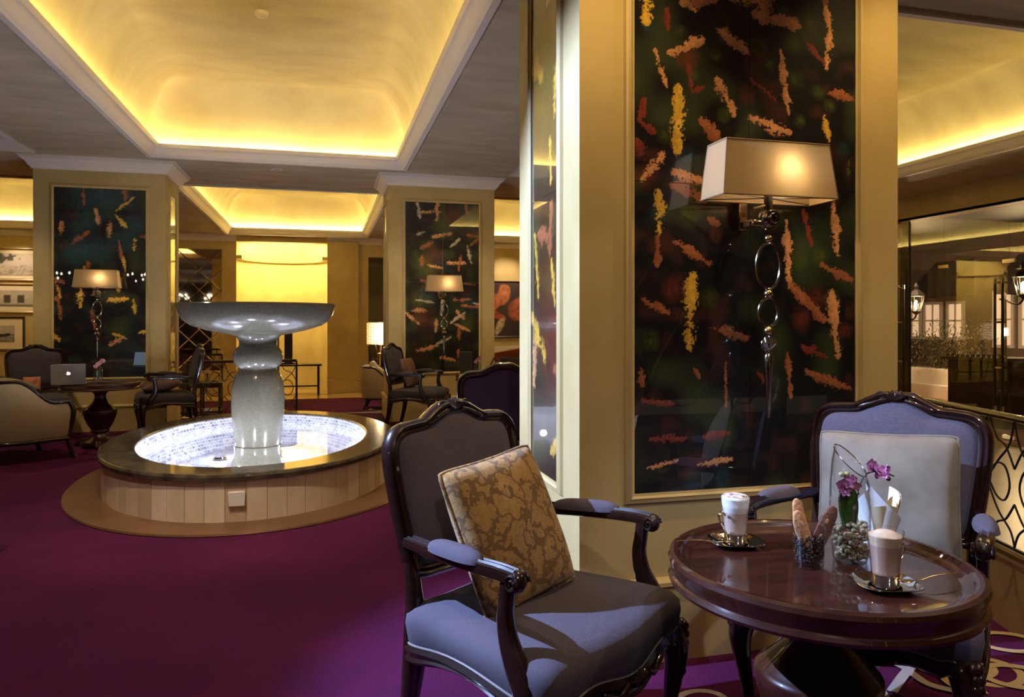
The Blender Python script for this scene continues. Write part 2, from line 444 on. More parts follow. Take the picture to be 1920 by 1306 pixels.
# cream ring-and-vine pattern woven into the carpet by the table
LAYER = [0]
def ribbon(pts, w, z):
    LAYER[0] += 1; z += .0005 * LAYER[0]
    m = MB(); P = [Vector((p[0], p[1], 0)) for p in pts]; N = len(P); vs = []; fs = []
    for i in range(N):
        T = (P[min(i + 1, N - 1)] - P[max(i - 1, 0)]).normalized(); sd = Vector((T.y, -T.x, 0))
        ww = w[i] if hasattr(w, '__len__') else w
        vs += [(*(P[i] + sd * ww / 2)[:2], z), (*(P[i] - sd * ww / 2)[:2], z)]
    fs = [(2 * i, 2 * i + 1, 2 * i + 3, 2 * i + 2) for i in range(N - 1)]
    return m.add(vs, fs)
def ring(cx, cy, a, b, rot, w, z, mat_='carpet_cream', parent=carpet):
    pts = [(cx + a * math.cos(t) * math.cos(rot) - b * math.sin(t) * math.sin(rot), cy + a * math.cos(t) * math.sin(rot) + b * math.sin(t) * math.cos(rot)) for t in [2 * PI * k / 40 for k in range(41)]]
    ribbon(pts, w, z).build('pattern', mat_, parent, 0)
ring(2.33, 2.12, .12, .10, .2, .03, .0085)
ring(1.62, 2.02, .10, .085, .3, .028, .0085, 'carpet_grey'); ring(1.22, 2.18, .09, .075, .3, .025, .0085, 'carpet_grey')
ring(2.20, 1.62, .14, .12, .2, .034, .0085); ring(2.42, 1.86, .10, .08, .2, .03, .0085)
ribbon(catmull([(1.45, 1.95), (1.62, 1.85), (1.72, 1.70), (1.70, 1.52), (1.55, 1.38)], 8), .045, .0088).build('pattern', 'carpet_grey', carpet, 0)
ribbon(catmull([(1.72, 1.72), (1.86, 1.58), (2.02, 1.52), (2.18, 1.36)], 8), .035, .0088).build('pattern', 'carpet_cream', carpet, 0)
ribbon(catmull([(1.50, 1.72), (1.60, 1.76), (1.75, 1.92), (1.90, 2.2)], 8), .04, .0086).build('pattern', 'carpet_cream', carpet, 0)
# vines and rings beside the far chair
ring(2.241, 2.185, 0.135, 0.1, -.3, .032, .0087)
ring(2.616, 2.286, 0.12, 0.085, -.3, .032, .0087)
ring(2.388, 2.056, 0.11, 0.085, -.3, .032, .0087)
ring(2.118, 2.32, 0.075, 0.05, -.3, .032, .0087)
ribbon(catmull([(2.344, 2.323), (2.201, 2.266), (2.036, 2.18), (1.875, 2.073)], 8), .034, .0089).build('pattern', 'carpet_grey', carpet, 0)
ribbon(catmull([(2.007, 2.303), (2.048, 2.218), (2.039, 2.087), (2.1, 2.015)], 8), .034, .0089).build('pattern', 'carpet_grey', carpet, 0)
ribbon(catmull([(2.173, 2.238), (2.113, 2.049), (2.188, 1.992)], 8), .034, .0089).build('pattern', 'carpet_cream', carpet, 0)
for (x, y) in ((1.35, 13.55), (1.1, 13.3), (1.6, 13.35), (-.9, 13.4), (-2.6, 12.4), (-2.3, 12.9)):
    ring(x, y, .28, .22, .3, .07, LOW + .0115, 'carpet_cream', carpet2)

# ---------------------------------------------------------------- ceiling with coffers
def ceiling_cells():
    m = MB(); xs = sorted({-9.5, 8.57} | {v for c in COFFERS for v in c[:2]}); ys = sorted({-6., 17.0} | {v for c in COFFERS for v in c[2:4]})
    for i in range(len(xs) - 1):
        for j in range(len(ys) - 1):
            cx, cy = (xs[i] + xs[i + 1]) / 2, (ys[j] + ys[j + 1]) / 2
            if any(c[0] < cx < c[1] and c[2] < cy < c[3] for c in COFFERS): continue
            m.add([(xs[i], ys[j], CEIL), (xs[i + 1], ys[j], CEIL), (xs[i + 1], ys[j + 1], CEIL), (xs[i], ys[j + 1], CEIL)], [(3, 2, 1, 0)])
    return m
ceiling = struct(ceiling_cells(), 'ceiling', 'plaster_ceiling', ang=0, fix=False)
def vault(x0, x1, y0, y1, zt):
    """coved wall rising from behind the moulding to a flat top"""
    m = MB(); x0 -= .05; x1 += .05; y0 -= .05; y1 += .05; w = .42; n = 12; z0 = 3.15
    rings = []
    for k in range(n + 1):
        a = k / n * PI / 2; i = w * (1 - math.cos(a)); z = z0 + (zt - z0) * math.sin(a) if k else z0
        rings.append([(x0 + i, y0 + i, z), (x1 - i, y0 + i, z), (x1 - i, y1 - i, z), (x0 + i, y1 - i, z)])
    vs = [p for r in rings for p in r]; fs = []
    for k in range(n):
        for q in range(4): fs.append((4 * k + q, 4 * k + (q + 1) % 4, 4 * k + 4 + (q + 1) % 4, 4 * k + 4 + q))
    fs.append((4 * n, 4 * n + 1, 4 * n + 2, 4 * n + 3))
    return m.add(vs, fs)
LIP = [(0.035, -.028), (-.012, -.028), (-.02, -.018), (-.03, -.012), (-.045, .01), (-.07, .05), (-.085, .062), (-.10, .07), (-.115, .10), (-.115, .112), (-.09, .112), (-.075, .08), (0, .03), (.035, .02)]
for (x0, x1, y0, y1, p, zt) in COFFERS:
    v = vault(x0, x1, y0, y1, zt).build('coffer_vault', 'vault', ceiling, 30)
    path = [(x0, y0, CEIL), (x1, y0, CEIL), (x1, y1, CEIL), (x0, y1, CEIL)]
    MB().sweep(path, LIP).build('coffer_moulding', 'moulding', ceiling, 30)
# ceiling fittings
def downlight(x, y, label, z=CEIL, r=.07, m_='moulding'):
    t = thing('downlight', label, 'downlight', (x, y, z))
    MB().lathe([(r * .62, 0), (r * .62, .02), (r, 0), (r, -.008), (r * .7, -.012), (r * .62, 0)], 24).build('trim_ring', m_, t)
    MB().lathe([(0, .012), (r * .62, .012), (r * .62, .0)], 24).build('lens', 'silver', t)
downlight(-2.42, 6.2, 'round recessed downlight in the ceiling left of the vault')
downlight(-.55, 9.45, 'round recessed downlight in the beam behind the big vault')
t = thing('smoke_detector', 'small pale smoke detector on the top of the big vault', 'smoke detector', (-.52, 6.75, 4.0))
MB().lathe([(0, -.045), (.035, -.045), (.055, -.03), (.06, 0)], 24).build('body', 'moulding', t)
MB().lathe([(0, -.052), (.02, -.052), (.024, -.045)], 16).build('sensor', 'white_plastic', t)

# ---------------------------------------------------------------- painted glass
def vnoise(u, v, cell, seed):
    g = np.random.default_rng(seed).random((64, 64)); a = u / cell; b = v / cell
    i = np.floor(a).astype(int); j = np.floor(b).astype(int); fa = a - i; fb = b - j
    fa = fa * fa * (3 - 2 * fa); fb = fb * fb * (3 - 2 * fb); q = lambda p, r: g[p % 64, r % 64]
    return (q(i, j) * (1 - fa) + q(i + 1, j) * fa) * (1 - fb) + (q(i, j + 1) * (1 - fa) + q(i + 1, j + 1) * fa) * fb
PIG = {'O': (.78, .36, .15), 'Y': (.80, .47, .06), 'R': (.24, .045, .028), 'D': (.40, .13, .055), 'G': (.10, .14, .018), 'T': (.02, .085, .10), 'C': (.62, .50, .33)}
def pigment(u, v, strokes, blobs, seed, base=(.006, .006, .008)):
    n1 = vnoise(u + 9, v + 9, .12, seed); n2 = vnoise(u + 5, v + 3, .05, seed + 1); n3 = vnoise(u + 2, v + 7, .011, seed + 2); n4 = vnoise(u + 1, v + 4, .0045, seed + 3)
    col = np.ones((len(u), 3)) * np.array(base)
    col += (np.clip(n1 - .5, 0, 1) * .16)[:, None] * np.array((.4, .55, .15)) + (np.clip(n2 * (1 - n1) - .4, 0, 1) * .14)[:, None] * np.array((.9, .2, .1))
    for (x, z, r, c) in blobs:
        d = np.hypot(u - x, (v - z)) / r; m = np.clip(1.15 - d * (.75 + .7 * n2), 0, 1) * (.25 + .75 * n3)
        col = col * (1 - m[:, None] * .8) + m[:, None] * .8 * np.array(PIG[c]) * .8
    for (x0, z0, x1, z1, w, c) in strokes:
        dx, dz = x1 - x0, z1 - z0; L2 = dx * dx + dz * dz + 1e-9
        t = np.clip(((u - x0) * dx + (v - z0) * dz) / L2, -.03, 1.03); d = np.hypot(u - x0 - t * dx, v - z0 - t * dz)
        side = (u - x0) * -dz + (v - z0) * dx; L = math.sqrt(L2)
        d = d + (n2 - .5) * w * .7
        tap = .55 + .45 * np.sin(np.clip(t, 0, 1) * PI) ** .6
        e = d / (w * .5 * tap) + (n3 - .5) * 1.5 + (n4 - .5) * 1.3
        m = np.clip((1.25 - e) / .4, 0, 1)[:, None]
        shade_ = (.65 + .5 * n3)[:, None]; hot = np.clip((side / (L * w)) * .6 + .5, 0, 1)[:, None]
        p = np.array(PIG[c]) * shade_ * (.7 + .45 * hot)
        col = col * (1 - m) + p * m
    return np.clip(col, 0, 1)
def paint_grid(name, x0, x1, z0, z1, nx, nz, fn, material, parent, y=0.0, thick=.008, gap=.0):
    """a pane standing in the local xz plane facing -y; front face is a fine grid that carries pigment"""
    xs = np.linspace(x0, x1, nx); zs = np.linspace(z0, z1, nz); X, Z = np.meshgrid(xs, zs)
    vs = [(a, y, b) for a, b in zip(X.ravel(), Z.ravel())]
    fs = [(j * nx + i, j * nx + i + 1, (j + 1) * nx + i + 1, (j + 1) * nx + i) for j in range(nz - 1) for i in range(nx - 1)]
    k = len(vs); vs += [(x0, y + thick, z0), (x1, y + thick, z0), (x1, y + thick, z1), (x0, y + thick, z1)]
    bl, br, tr, tl = 0, nx - 1, nx * nz - 1, nx * (nz - 1)
    fs += [(k, k + 3, k + 2, k + 1), (bl, k, k + 1, br), (br, k + 1, k + 2, tr), (tr, k + 2, k + 3, tl), (tl, k + 3, k, bl)]
    me = bpy.data.meshes.new(name); me.from_pydata(vs, [], fs)
    at = me.color_attributes.new('paint', 'FLOAT_COLOR', 'POINT')
    c = fn(np.append(X.ravel(), [x0, x1, x1, x0]), np.append(Z.ravel(), [z0, z0, z1, z1]))
    at.data.foreach_set('color', np.hstack([c, np.ones((len(c), 1))]).astype(np.float32).ravel())
    me.materials.append(MATS[material])
    o = bpy.data.objects.new(name, me); COL.objects.link(o); o.parent = parent
    return o
NEAR_STROKES = [(-0.438,2.511,-0.434,2.393,0.032,'Y'),(-0.272,2.5,-0.234,2.452,0.02,'O'),(-0.349,2.442,-0.344,2.372,0.016,'R'),(-0.329,2.283,-0.207,2.339,0.03,'O'),(-0.134,2.389,-0.008,2.317,0.034,'O'),(-0.395,2.281,-0.349,2.153,0.024,'O'),(-0.26,2.241,-0.245,2.145,0.018,'R'),(-0.245,2.145,-0.2,2.163,0.016,'R'),(-0.134,2.195,-0.066,2.071,0.03,'O'),(-0.305,2.145,-0.307,1.933,0.042,'Y'),(-0.442,2.098,-0.459,2.019,0.02,'R'),(-0.459,2.019,-0.401,1.98,0.018,'R'),(-0.2,2.027,-0.134,1.968,0.038,'D'),(-0.368,1.9,-0.449,1.806,0.036,'O'),(0.032,2.466,0.22,2.44,0.034,'O'),(0.343,2.533,0.363,2.427,0.022,'O'),(0.363,2.427,0.346,2.291,0.026,'O'),(0.262,2.374,0.338,2.305,0.02,'R'),(0.139,2.327,0.172,2.095,0.026,'O'),(0.009,2.213,0.122,2.137,0.024,'R'),(0.363,2.19,0.463,2.17,0.028,'D'),(0.009,2.066,0.172,2.019,0.034,'O'),(0.338,2.09,0.358,1.999,0.022,'Y'),(-0.472,1.937,-0.444,1.883,0.034,'R'),(-0.318,1.838,-0.202,1.806,0.028,'O'),(-0.331,1.782,-0.202,1.739,0.036,'D'),(-0.384,1.757,-0.379,1.604,0.034,'Y'),(-0.384,1.599,-0.386,1.488,0.024,'D'),(-0.314,1.573,-0.177,1.498,0.028,'D'),(-0.245,1.442,-0.258,1.189,0.04,'Y'),(-0.444,1.355,-0.342,1.306,0.026,'D'),(0.378,1.757,0.4,1.55,0.028,'O'),(0.331,1.498,0.456,1.446,0.028,'D'),(0.373,1.381,0.4,1.127,0.034,'O'),(0.163,1.662,0.177,1.419,0.024,'O'),(0.182,1.419,0.331,1.281,0.03,'D'),(0.242,1.175,0.35,1.134,0.028,'R'),(0.264,1.075,0.456,1.008,0.028,'D'),(0.17,1.152,0.182,0.984,0.02,'D'),(-0.159,1.252,-0.019,1.212,0.028,'D'),(-0.102,1.12,-0.102,0.953,0.016,'D'),(-0.444,0.982,-0.331,0.967,0.02,'R'),(-0.423,0.731,-0.307,0.753,0.018,'O'),(-0.22,0.733,-0.084,0.747,0.018,'O'),(-0.408,0.838,-0.269,0.836,0.024,'R'),(-0.187,0.837,-0.096,0.846,0.02,'R'),(-0.18,1.667,-0.134,1.648,0.02,'D'),(0.242,1.703,0.279,1.577,0.024,'R'),(0.039,1.073,0.086,1.03,0.02,'R'),(-0.455,1.101,-0.449,1.042,0.02,'D'),(0.086,2.468,0.11,2.575,0.02,'D'),(-0.146,2.545,-0.066,2.503,0.024,'O'),(0.453,1.926,0.448,1.861,0.016,'G'),(-0.236,1.098,-0.214,1.067,0.016,'D')]  # the two lowest orange strokes paint in a reflection
NEAR_BLOBS = [(-0.296,2.367,0.032,'G'),(-0.141,2.288,0.028,'G'),(-0.355,1.971,0.032,'G'),(0.146,2.484,0.044,'G'),(0.274,2.456,0.048,'G'),(0.189,2.367,0.04,'G'),(0.208,2.23,0.04,'G'),(0.313,2.186,0.036,'G'),(-0.107,2.07,0.036,'G'),(0.225,2.067,0.032,'G'),(0.363,2.136,0.032,'G'),(-0.236,2.211,0.028,'G'),(0.086,2.28,0.028,'G'),(-0.427,2.37,0.028,'T'),(0.428,1.967,0.044,'T'),(-0.39,1.679,0.052,'T'),(-0.258,1.886,0.06,'T'),(0.316,1.536,0.04,'G'),(0.23,1.513,0.044,'G'),(0.378,1.366,0.04,'G'),(-0.146,1.607,0.036,'R'),(-0.325,1.4,0.06,'R'),(-0.168,1.362,0.052,'G'),(0.23,1.281,0.052,'R'),(-0.412,1.2,0.044,'G'),(0.428,1.238,0.04,'R'),(0.304,1.366,0.048,'R'),(-0.258,2.27,0.06,'R'),(-0.008,2.148,0.052,'R'),(0.039,2.338,0.06,'G'),(-0.434,1.816,0.06,'R'),(-0.123,0.667,0.052,'T'),(-0.236,0.693,0.052,'T'),(-0.258,1.684,0.06,'G'),(0.328,1.919,0.032,'R'),(-0.043,1.98,0.032,'G')]  # teal blob at the right edge is a reflection put in as pigment

def random_strokes(seed, x0, x1, z0, z1, n, pal, wmin=.03, wmax=.06):
    r = random.Random(seed); out = []
    for k in range(n):
        for _ in range(12):
            x, z = r.uniform(x0 + .03, x1 - .03), r.uniform(z0, z1)
            if all(math.hypot(x - s[0], z - s[1]) > .15 for s in out): break
        L = r.uniform(.12, .26); a = r.choice((PI / 2, PI / 2, 0, .5, 2.5)) + r.uniform(-.25, .25)
        out.append((x, z, x + L * math.cos(a), z + L * math.sin(a), r.uniform(wmin, wmax), r.choice(pal)))
    return out

# ---------------------------------------------------------------- columns with painted glass panels
COLW, COLD = 1.387, .83
PZ0, PZS, PZ1 = .637, 1.796, 2.83
def column(name, label, x, y, front, seed, nres, sides):
    t = thing(name, label, 'column', (x, y, 0), group=None)
    a, b = COLW / 2, COLD / 2
    pw = .4815
    MB().box(-a, -b, 0, a, b, CEIL).build('shaft', 'plaster', t, 0)
    path = lambda e, z: [(-a - e, -b - e, z), (a + e, -b - e, z), (a + e, b + e, z), (-a - e, b + e, z)]
    MB().sweep(path(0, 0), [(0, 0), (.018, 0), (.018, .285), (.03, .29), (.03, .305), (.012, .318), (0, .318)]).build('baseboard', 'plaster', t)
    MB().sweep(path(0, CEIL), [(0, -.14), (.014, -.14), (.018, -.125), (.03, -.118), (.045, -.10), (.06, -.07), (.09, -.045), (.105, -.035), (.11, -.012), (.13, -.008), (.13, 0), (0, 0)]).build('crown', 'moulding', t, 30)
    def framed(w, yoff, rot, xc, strokes, blobs, sd, n_, cols):
        P = bpy.data.objects.new('glass_panel', None); COL.objects.link(P); P.parent = t
        P.location = (xc[0], xc[1], 0); P.rotation_euler = (0, 0, rot)
        fp = [(-w, 0, PZ0), (w, 0, PZ0), (w, 0, PZ1), (-w, 0, PZ1)]
        MB().sweep(fp, [(0, 0), (0, .010), (.008, .012), (.016, .020), (.026, .014), (.034, .012), (.040, 0)], (0, -1, 0)).build('panel_frame', 'plaster', P, 25)
        k = 0; xs = np.linspace(-w, w, cols + 1)
        for i in range(cols):
            for (za, zb) in ((PZ0, PZS), (PZS, PZ1)):
                g = .0012
                nx = int((xs[i + 1] - xs[i]) * n_); nz = int((zb - za) * n_)
                paint_grid('pane', xs[i] + g, xs[i + 1] - g, za + g, zb - g, nx, nz, lambda u, v: pigment(u, v, strokes, blobs, sd), 'painted_glass', P, -.006, .005)
    framed(pw, 0, 0, (0, -b), front[0], front[1], seed, nres, 2)
    for s_ in sides:
        st = random_strokes(seed + 50, -.19, .19, PZ0, PZ1, 12, 'YOYD')
        framed(.19, 0, -PI / 2 if s_ < 0 else PI / 2, (s_ * a, 0), st, [(0, 2.3, .3, 'G'), (.1, 1.2, .3, 'R')], seed + 9, min(nres, 110), 1)
    return t
extra = random_strokes(5, -.46, .46, 2.45, 2.8, 8, 'OYDR')
column('column', 'wide gold plaster column with dark painted glass behind the coffee table', 1.597, 2.915, (NEAR_STROKES + extra, NEAR_BLOBS), 3, 330, (-1, 1))
ls = random_strokes(21, -.46, .46, .95, 2.75, 26, 'YYODY', .025, .05)
column('column', 'gold plaster column with yellow painted glass and a painted blue reflection left of the fountain', -2.5, 9.815,
       (ls, [(random.Random(k).uniform(-.4, .4), 1.9 + .9 * random.Random(k + 99).random(), .2, 'T') for k in range(14)] + [(-.1, 1.75, .12, 'R'), (.2, 1.2, .15, 'G')]), 5, 95, (1,))  # teal blobs paint the coffer's reflection into the upper glass
rs = random_strokes(33, -.46, .46, .8, 2.78, 34, 'OCDCO', .022, .045)
column('column', 'gold plaster column with green and copper painted glass right of the fountain', 1.51, 9.815,
       (rs, [(random.Random(k + 7).uniform(-.4, .4), 1.2 + 1.5 * random.Random(k + 44).random(), .16, random.Random(k).choice('GTGR')) for k in range(16)]), 8, 95, (-1,))

# ---------------------------------------------------------------- back wall with niche
WB = 16.75
N0, N1, NZ = -1.81, .10, 3.04
wall_back = struct(MB().box(-9.5, WB, LOW, N0, WB + .3, CEIL).box(N1, WB, LOW, 8.6, WB + .3, CEIL).box(N0, WB, NZ, N1, WB + .3, CEIL), 'wall_back', 'plaster', ang=0)
mb = MB(); nc = ((N0 + N1) / 2); nr = (N1 - N0) / 2
mb.grid(lambda u, v: (nc + nr * math.cos(PI * u), WB + .3 + nr * math.sin(PI * u) * .95, LOW + v * (3.35 - LOW)), 25, 2)
mb.build('niche_wall', 'vault', wall_back, 60)
mb = MB().add([(nc + nr * math.cos(PI * k / 24), WB + .3 + nr * .95 * math.sin(PI * k / 24), 3.35) for k in range(25)] + [(N0, WB, 3.35), (N1, WB, 3.35)], [tuple(range(25))])
mb.build('niche_top', 'vault', wall_back, 0)
arc = [(N1, WB + .02)] + [(nc + nr * math.cos(PI * k / 24), WB + .3 + nr * .95 * math.sin(PI * k / 24)) for k in range(25)] + [(N0, WB + .02)]
mb = MB().sweep([(x, y, 2.66) for x, y in arc], [(0, 0), (-.11, .01), (-.11, .08), (-.02, .08), (0, .08)], closed=False)
mb.build('niche_ledge', 'vault', wall_back, 40)
mb = MB().grid(lambda u, v: (nc + (nr * v) * math.cos(PI * u), WB + (.3 + nr * .95 * math.sin(PI * u)) * v, LOW + .004), 25, 2)
mb.build('niche_floor', 'marble_floor', wall_back, 0)
CR = [(0, -.14), (.014, -.14), (.03, -.118), (.06, -.07), (.105, -.035), (.11, -.012), (.13, -.008), (.13, 0), (0, 0)]
BBP = [(0, 0), (.018, 0), (.018, .285), (.03, .29), (.03, .305), (.012, .318), (0, .318)]
i = 1
for (xa, xb) in ((-9.5, N0), (N1, 8.6)):
    struct(MB().sweep([(xa, WB, CEIL), (xb, WB, CEIL)], CR, closed=False), 'trim_%d' % i, 'moulding'); i += 1
    struct(MB().sweep([(xa, WB, LOW), (xb, WB, LOW)], BBP, closed=False), 'baseboard_back' if i == 2 else 'baseboard_back.001', 'plaster')
# pier pilaster to the right of the niche
struct(MB().box(N1 + .0, WB - .10, LOW, N1 + .68, WB, CEIL - .1).sweep([(N1, WB - .10, LOW), (N1 + .68, WB - .10, LOW)], BBP, closed=False), 'wall_pier', 'plaster')
# mirrors with lattice bars on the back wall
def mirror_panel(x0, x1, z0, z1, label, lattice):
    t = thing('wall_mirror', label, 'mirror', ((x0 + x1) / 2, WB, (z0 + z1) / 2))
    w, h_ = (x1 - x0) / 2, (z1 - z0) / 2
    MB().box(-w, -.012, -h_, w, -.004, h_).build('mirror_pane', 'mirror' if lattice else 'dark_mirror', t, 0)
    MB().sweep([(-w, 0, -h_), (w, 0, -h_), (w, 0, h_), (-w, 0, h_)], [(0, 0), (0, .02), (.03, .02), (.03, 0)], (0, -1, 0)).build('mirror_frame', 'plaster', t)
    if lattice:
        for k in range(-3, 4):
            for sgn in (-1, 1):
                z = k * .42
                za, zb = z - sgn * w, z + sgn * w
                if max(abs(za), abs(zb)) < h_: MB().tube([(-w, -.016, za), (w, -.016, zb)], .012, 6).build('lattice_bar', 'nickel', t)
mirror_panel(-3.0, -2.10, .25, 2.85, 'tall latticed wall mirror left of the yellow niche', True)
mirror_panel(1.0, 1.75, .2, 2.75, 'dark wall mirror behind the crystal lamp', False)

# other walls: left, behind the camera, right bulkhead
struct(MB().box(-9.6, -6, LOW, -9.5, 17, CEIL), 'wall_left', 'plaster', ang=0)
struct(MB().box(-9.5, -6.1, 0, 8.6, -6, CEIL), 'wall_front', 'night_wall', ang=0)
struct(MB().box(8.57, -6, 2.82, 8.87, 17, CEIL).box(8.57, 10.6, LOW, 8.87, 17, 2.82).box(8.57, -6, LOW, 8.87, 5.2, 2.82), 'wall_right', 'plaster', ang=0)
struct(MB().sweep([(8.57, 10.6, 2.82), (8.57, 5.2, 2.82)], [(0, -.0), (-.02, 0), (-.02, .03), (0, .035)], closed=False), 'trim_3', 'plaster')

# ---------------------------------------------------------------- glass front on the right
gx = 8.66
win = bpy.data.objects.new('window_1', None); COL.objects.link(win); win['kind'] = 'structure'
for (ya, yb) in ((5.25, 6.25), (6.26, 7.55), (7.56, 8.58), (8.59, 9.21), (9.23, 10.55)):
    MB().box(gx, ya, LOW + .01, gx + .012, yb, 2.81).build('pane', 'window_glass', win, 0)
for (y_, z_) in ((8.585, 2.08), (7.555, 2.08), (8.585, -.22), (7.555, -.22)):
    MB().bbox(gx - .012, y_ - .09, z_ - .025, gx + .024, y_ + .09, z_ + .025, .003).build('patch_fitting', 'chrome', win)
MB().box(gx - .01, 9.212, LOW, gx + .01, 9.228, 2.82).build('frame_post', 'iron', win, 0)
MB().box(gx + .02, 9.42, LOW, gx + .22, 9.85, 2.82).build('stone_pier', 'night_wall', win, 0)
def pull(y_, label):
    t = thing('door_pull', label, 'door handle', (gx, y_, .98))
    for s_ in (-1, 1):
        MB().tube([(-.05, s_ * .055, -.82), (-.05, s_ * .055, .82)], .016, 10).build('bar', 'iron', t)
        for z_ in (-.84, .84): MB().tube([(-.05, s_ * .055, z_ - .035), (-.05, s_ * .055, z_ + .035)], .019, 10).build('bar_end', 'chrome', t)
    for z_ in (-.6, .6): MB().tube([(-.05, 0, z_), (.0, 0, z_)], .012, 8).build('spacer', 'chrome', t)
    for z_ in (-.3, .30, .82): MB().tube([(-.05, -.06, z_), (-.05, .06, z_)], .014, 8).build('standoff', 'chrome', t)
pull(7.66, 'long dark door pull with chrome ends on the glass door'); pull(9.34, 'long dark door pull close to the gold column edge')
# ================================================================== FOUNTAIN
FX, FY = -.528, 6.486; FA, FB, FW = .889, 1.432, .218; FZ = .325
fo = thing('fountain', 'oval indoor fountain with stone bowl on pedestal and lit mosaic basin', 'fountain', (FX, FY, .0085))
def oval(a, b, n=96, z=0): return [(a * math.cos(2 * PI * k / n), b * math.sin(2 * PI * k / n), z) for k in range(n)]
def oval_grid(name, material, prof, n=96, uvscale=None, ang=35):
    """prof: list of (offset from inner oval, z)"""
    m = MB(); k = len(prof)
    vs = []
    for j in range(n):
        t = 2 * PI * j / n; nx, ny = math.cos(t) * FB, math.sin(t) * FA; l = math.hypot(nx, ny); nx /= l; ny /= l
        for (o_, z) in prof: vs.append((FA * math.cos(t) + o_ * nx, FB * math.sin(t) + o_ * ny, z))
    fs = [(j * k + i, ((j + 1) % n) * k + i, ((j + 1) % n) * k + i + 1, j * k + i + 1) for j in range(n) for i in range(k - 1)]
    m.add(vs, fs); return m
oval_grid('x', None, [(FW + .012, FZ - .05), (FW + .028, FZ - .045), (FW + .032, FZ - .02), (FW + .026, FZ - .004), (FW + .015, FZ), (.012, FZ), (.002, FZ - .004), (0, FZ - .015), (0, FZ - .05), (FW + .012, FZ - .05)], 128).build('coping', 'dark_marble', fo, 12)
# skirt of upright stone tiles
def oval_pt(t, o_):
    nx, ny = math.cos(t) * FB, math.sin(t) * FA; l = math.hypot(nx, ny)
    return FA * math.cos(t) + o_ * nx / l, FB * math.sin(t) + o_ * ny / l
N = 3000; acc = [0]
for k in range(N):
    p, q = oval_pt(2 * PI * k / N, FW), oval_pt(2 * PI * (k + 1) / N, FW); acc.append(acc[-1] + math.dist(p, q))
per = acc[-1]; NT = 70; marks = []; j = 0
for k in range(NT):
    while acc[j] < per * k / NT: j += 1
    marks.append(2 * PI * j / N)
marks.append(2 * PI + marks[0])
rt = random.Random(4)
oval_grid('x', None, [(FW - .03, .0), (FW - .006, .0), (FW - .006, FZ - .045), (FW - .03, FZ - .045)], 96).build('skirt_core', 'travertine_dark', fo)
for k in range(NT):
    m = MB(); vs = []; e = rt.uniform(-.0012, .0012); g = .0012
    for i in range(4):
        t = marks[k] + g + (marks[k + 1] - marks[k] - 2 * g) * i / 3
        for (o_, z) in ((FW - .010, .004), (FW + .002 + e, .006), (FW + .002 + e, FZ - .047), (FW - .010, FZ - .046)): vs.append((*oval_pt(t, o_), z))
    fs = [(i * 4 + a, i * 4 + 4 + a, i * 4 + 4 + (a + 1) % 4, i * 4 + (a + 1) % 4) for i in range(3) for a in range(4)] + [(0, 1, 2, 3), (12, 13, 14, 15)]
    m.add(vs, fs).build('tile', rt.choice(['travertine', 'travertine', 'travertine_dark', 'travertine_pale']), fo, 30)
# mosaic liner
m = oval_grid('x', None, [(.0, FZ - .015), (-.004, FZ - .03), (-.02, .20), (-.06, .08), (-.14, .03)], 96)
m.uv = lambda c: (math.atan2(c.y / FB, c.x / FA) * 1.16, c.z + .0 * c.x)
m.build('basin_wall', 'mosaic', fo, 60, fix=False)
m = MB().grid(lambda u, v: ((FA - .13) * v * math.cos(2 * PI * u), (FB - .13) * v * math.sin(2 * PI * u), .03), 64, 6, True); m.uv = lambda c: (c.x, c.y)
m.build('basin_floor', 'mosaic', fo, 60, fix=False)
MB().grid(lambda u, v: ((FA - .016) * v * math.cos(2 * PI * u), (FB - .016) * v * math.sin(2 * PI * u), .235), 64, 4, True).build('water', 'water', fo, 60, fix=False)
oval_grid('x', None, [(FW + .25, .004), (FW + .245, .016), (FW - .03, .02), (FW - .03, .004)], 96).build('base_plate', 'bronze', fo, 30)
for k in range(6):
    a = k * PI / 3 + .3
    MB().lathe([(0, .03), (.055, .03), (.06, .045), (.05, .06), (0, .062)], 20, (.5 * math.cos(a), .75 * math.sin(a), 0)).build('underwater_lamp', 'chrome', fo)
# pedestal (turned stone) and bowl
k_ = .0045
def Z(y): return EYE + (605 - y) * k_
ped = [(.215, .03), (.215, .10), (.19, .14), (.185, Z(845)), (.19, Z(836)), (.178, Z(834)), (.18, Z(830)), (.195, Z(808)), (.212, Z(775)), (.215, Z(750)), (.208, Z(724)), (.185, Z(705)), (.165, Z(697)), (.155, Z(695)), (.152, Z(692)), (.165, Z(689)), (.188, Z(683)), (.202, Z(672)), (.196, Z(662)), (.175, Z(654)), (.158, Z(651)), (.152, Z(649)), (.150, Z(646)), (.152, Z(640)), (.17, Z(634)), (.2, Z(628)), (0, Z(628))]
MB().lathe(ped, 48).build('pedestal', 'stone', fo, 40)
bowl = [(0, Z(630)), (.17, Z(631)), (.27, Z(627)), (.40, Z(620.5)), (.52, Z(612)), (.585, Z(602)), (.615, Z(590)), (.632, Z(577)), (.636, Z(573)), (.630, Z(571)), (.612, Z(572)), (.59, Z(590)), (.54, Z(604)), (.40, Z(613)), (0, Z(616))]
MB().lathe(bowl, 72).build('bowl', 'stone', fo, 40)
b = MB().bbox(-.05, -.012, -.046, .05, .012, .046, .004).build('socket_cover', 'white_plastic', fo)
tt = 4.7202
# find oval parameter whose pixel matches the cover: left of the near end
px_, py_ = oval_pt(tt, FW + .010); b.location = (px_, py_, .165)
nx, ny = math.cos(tt) * FB, math.sin(tt) * FA; b.rotation_euler = (0, 0, math.atan2(ny, nx) + PI / 2); b['label'] = 'white square socket cover'

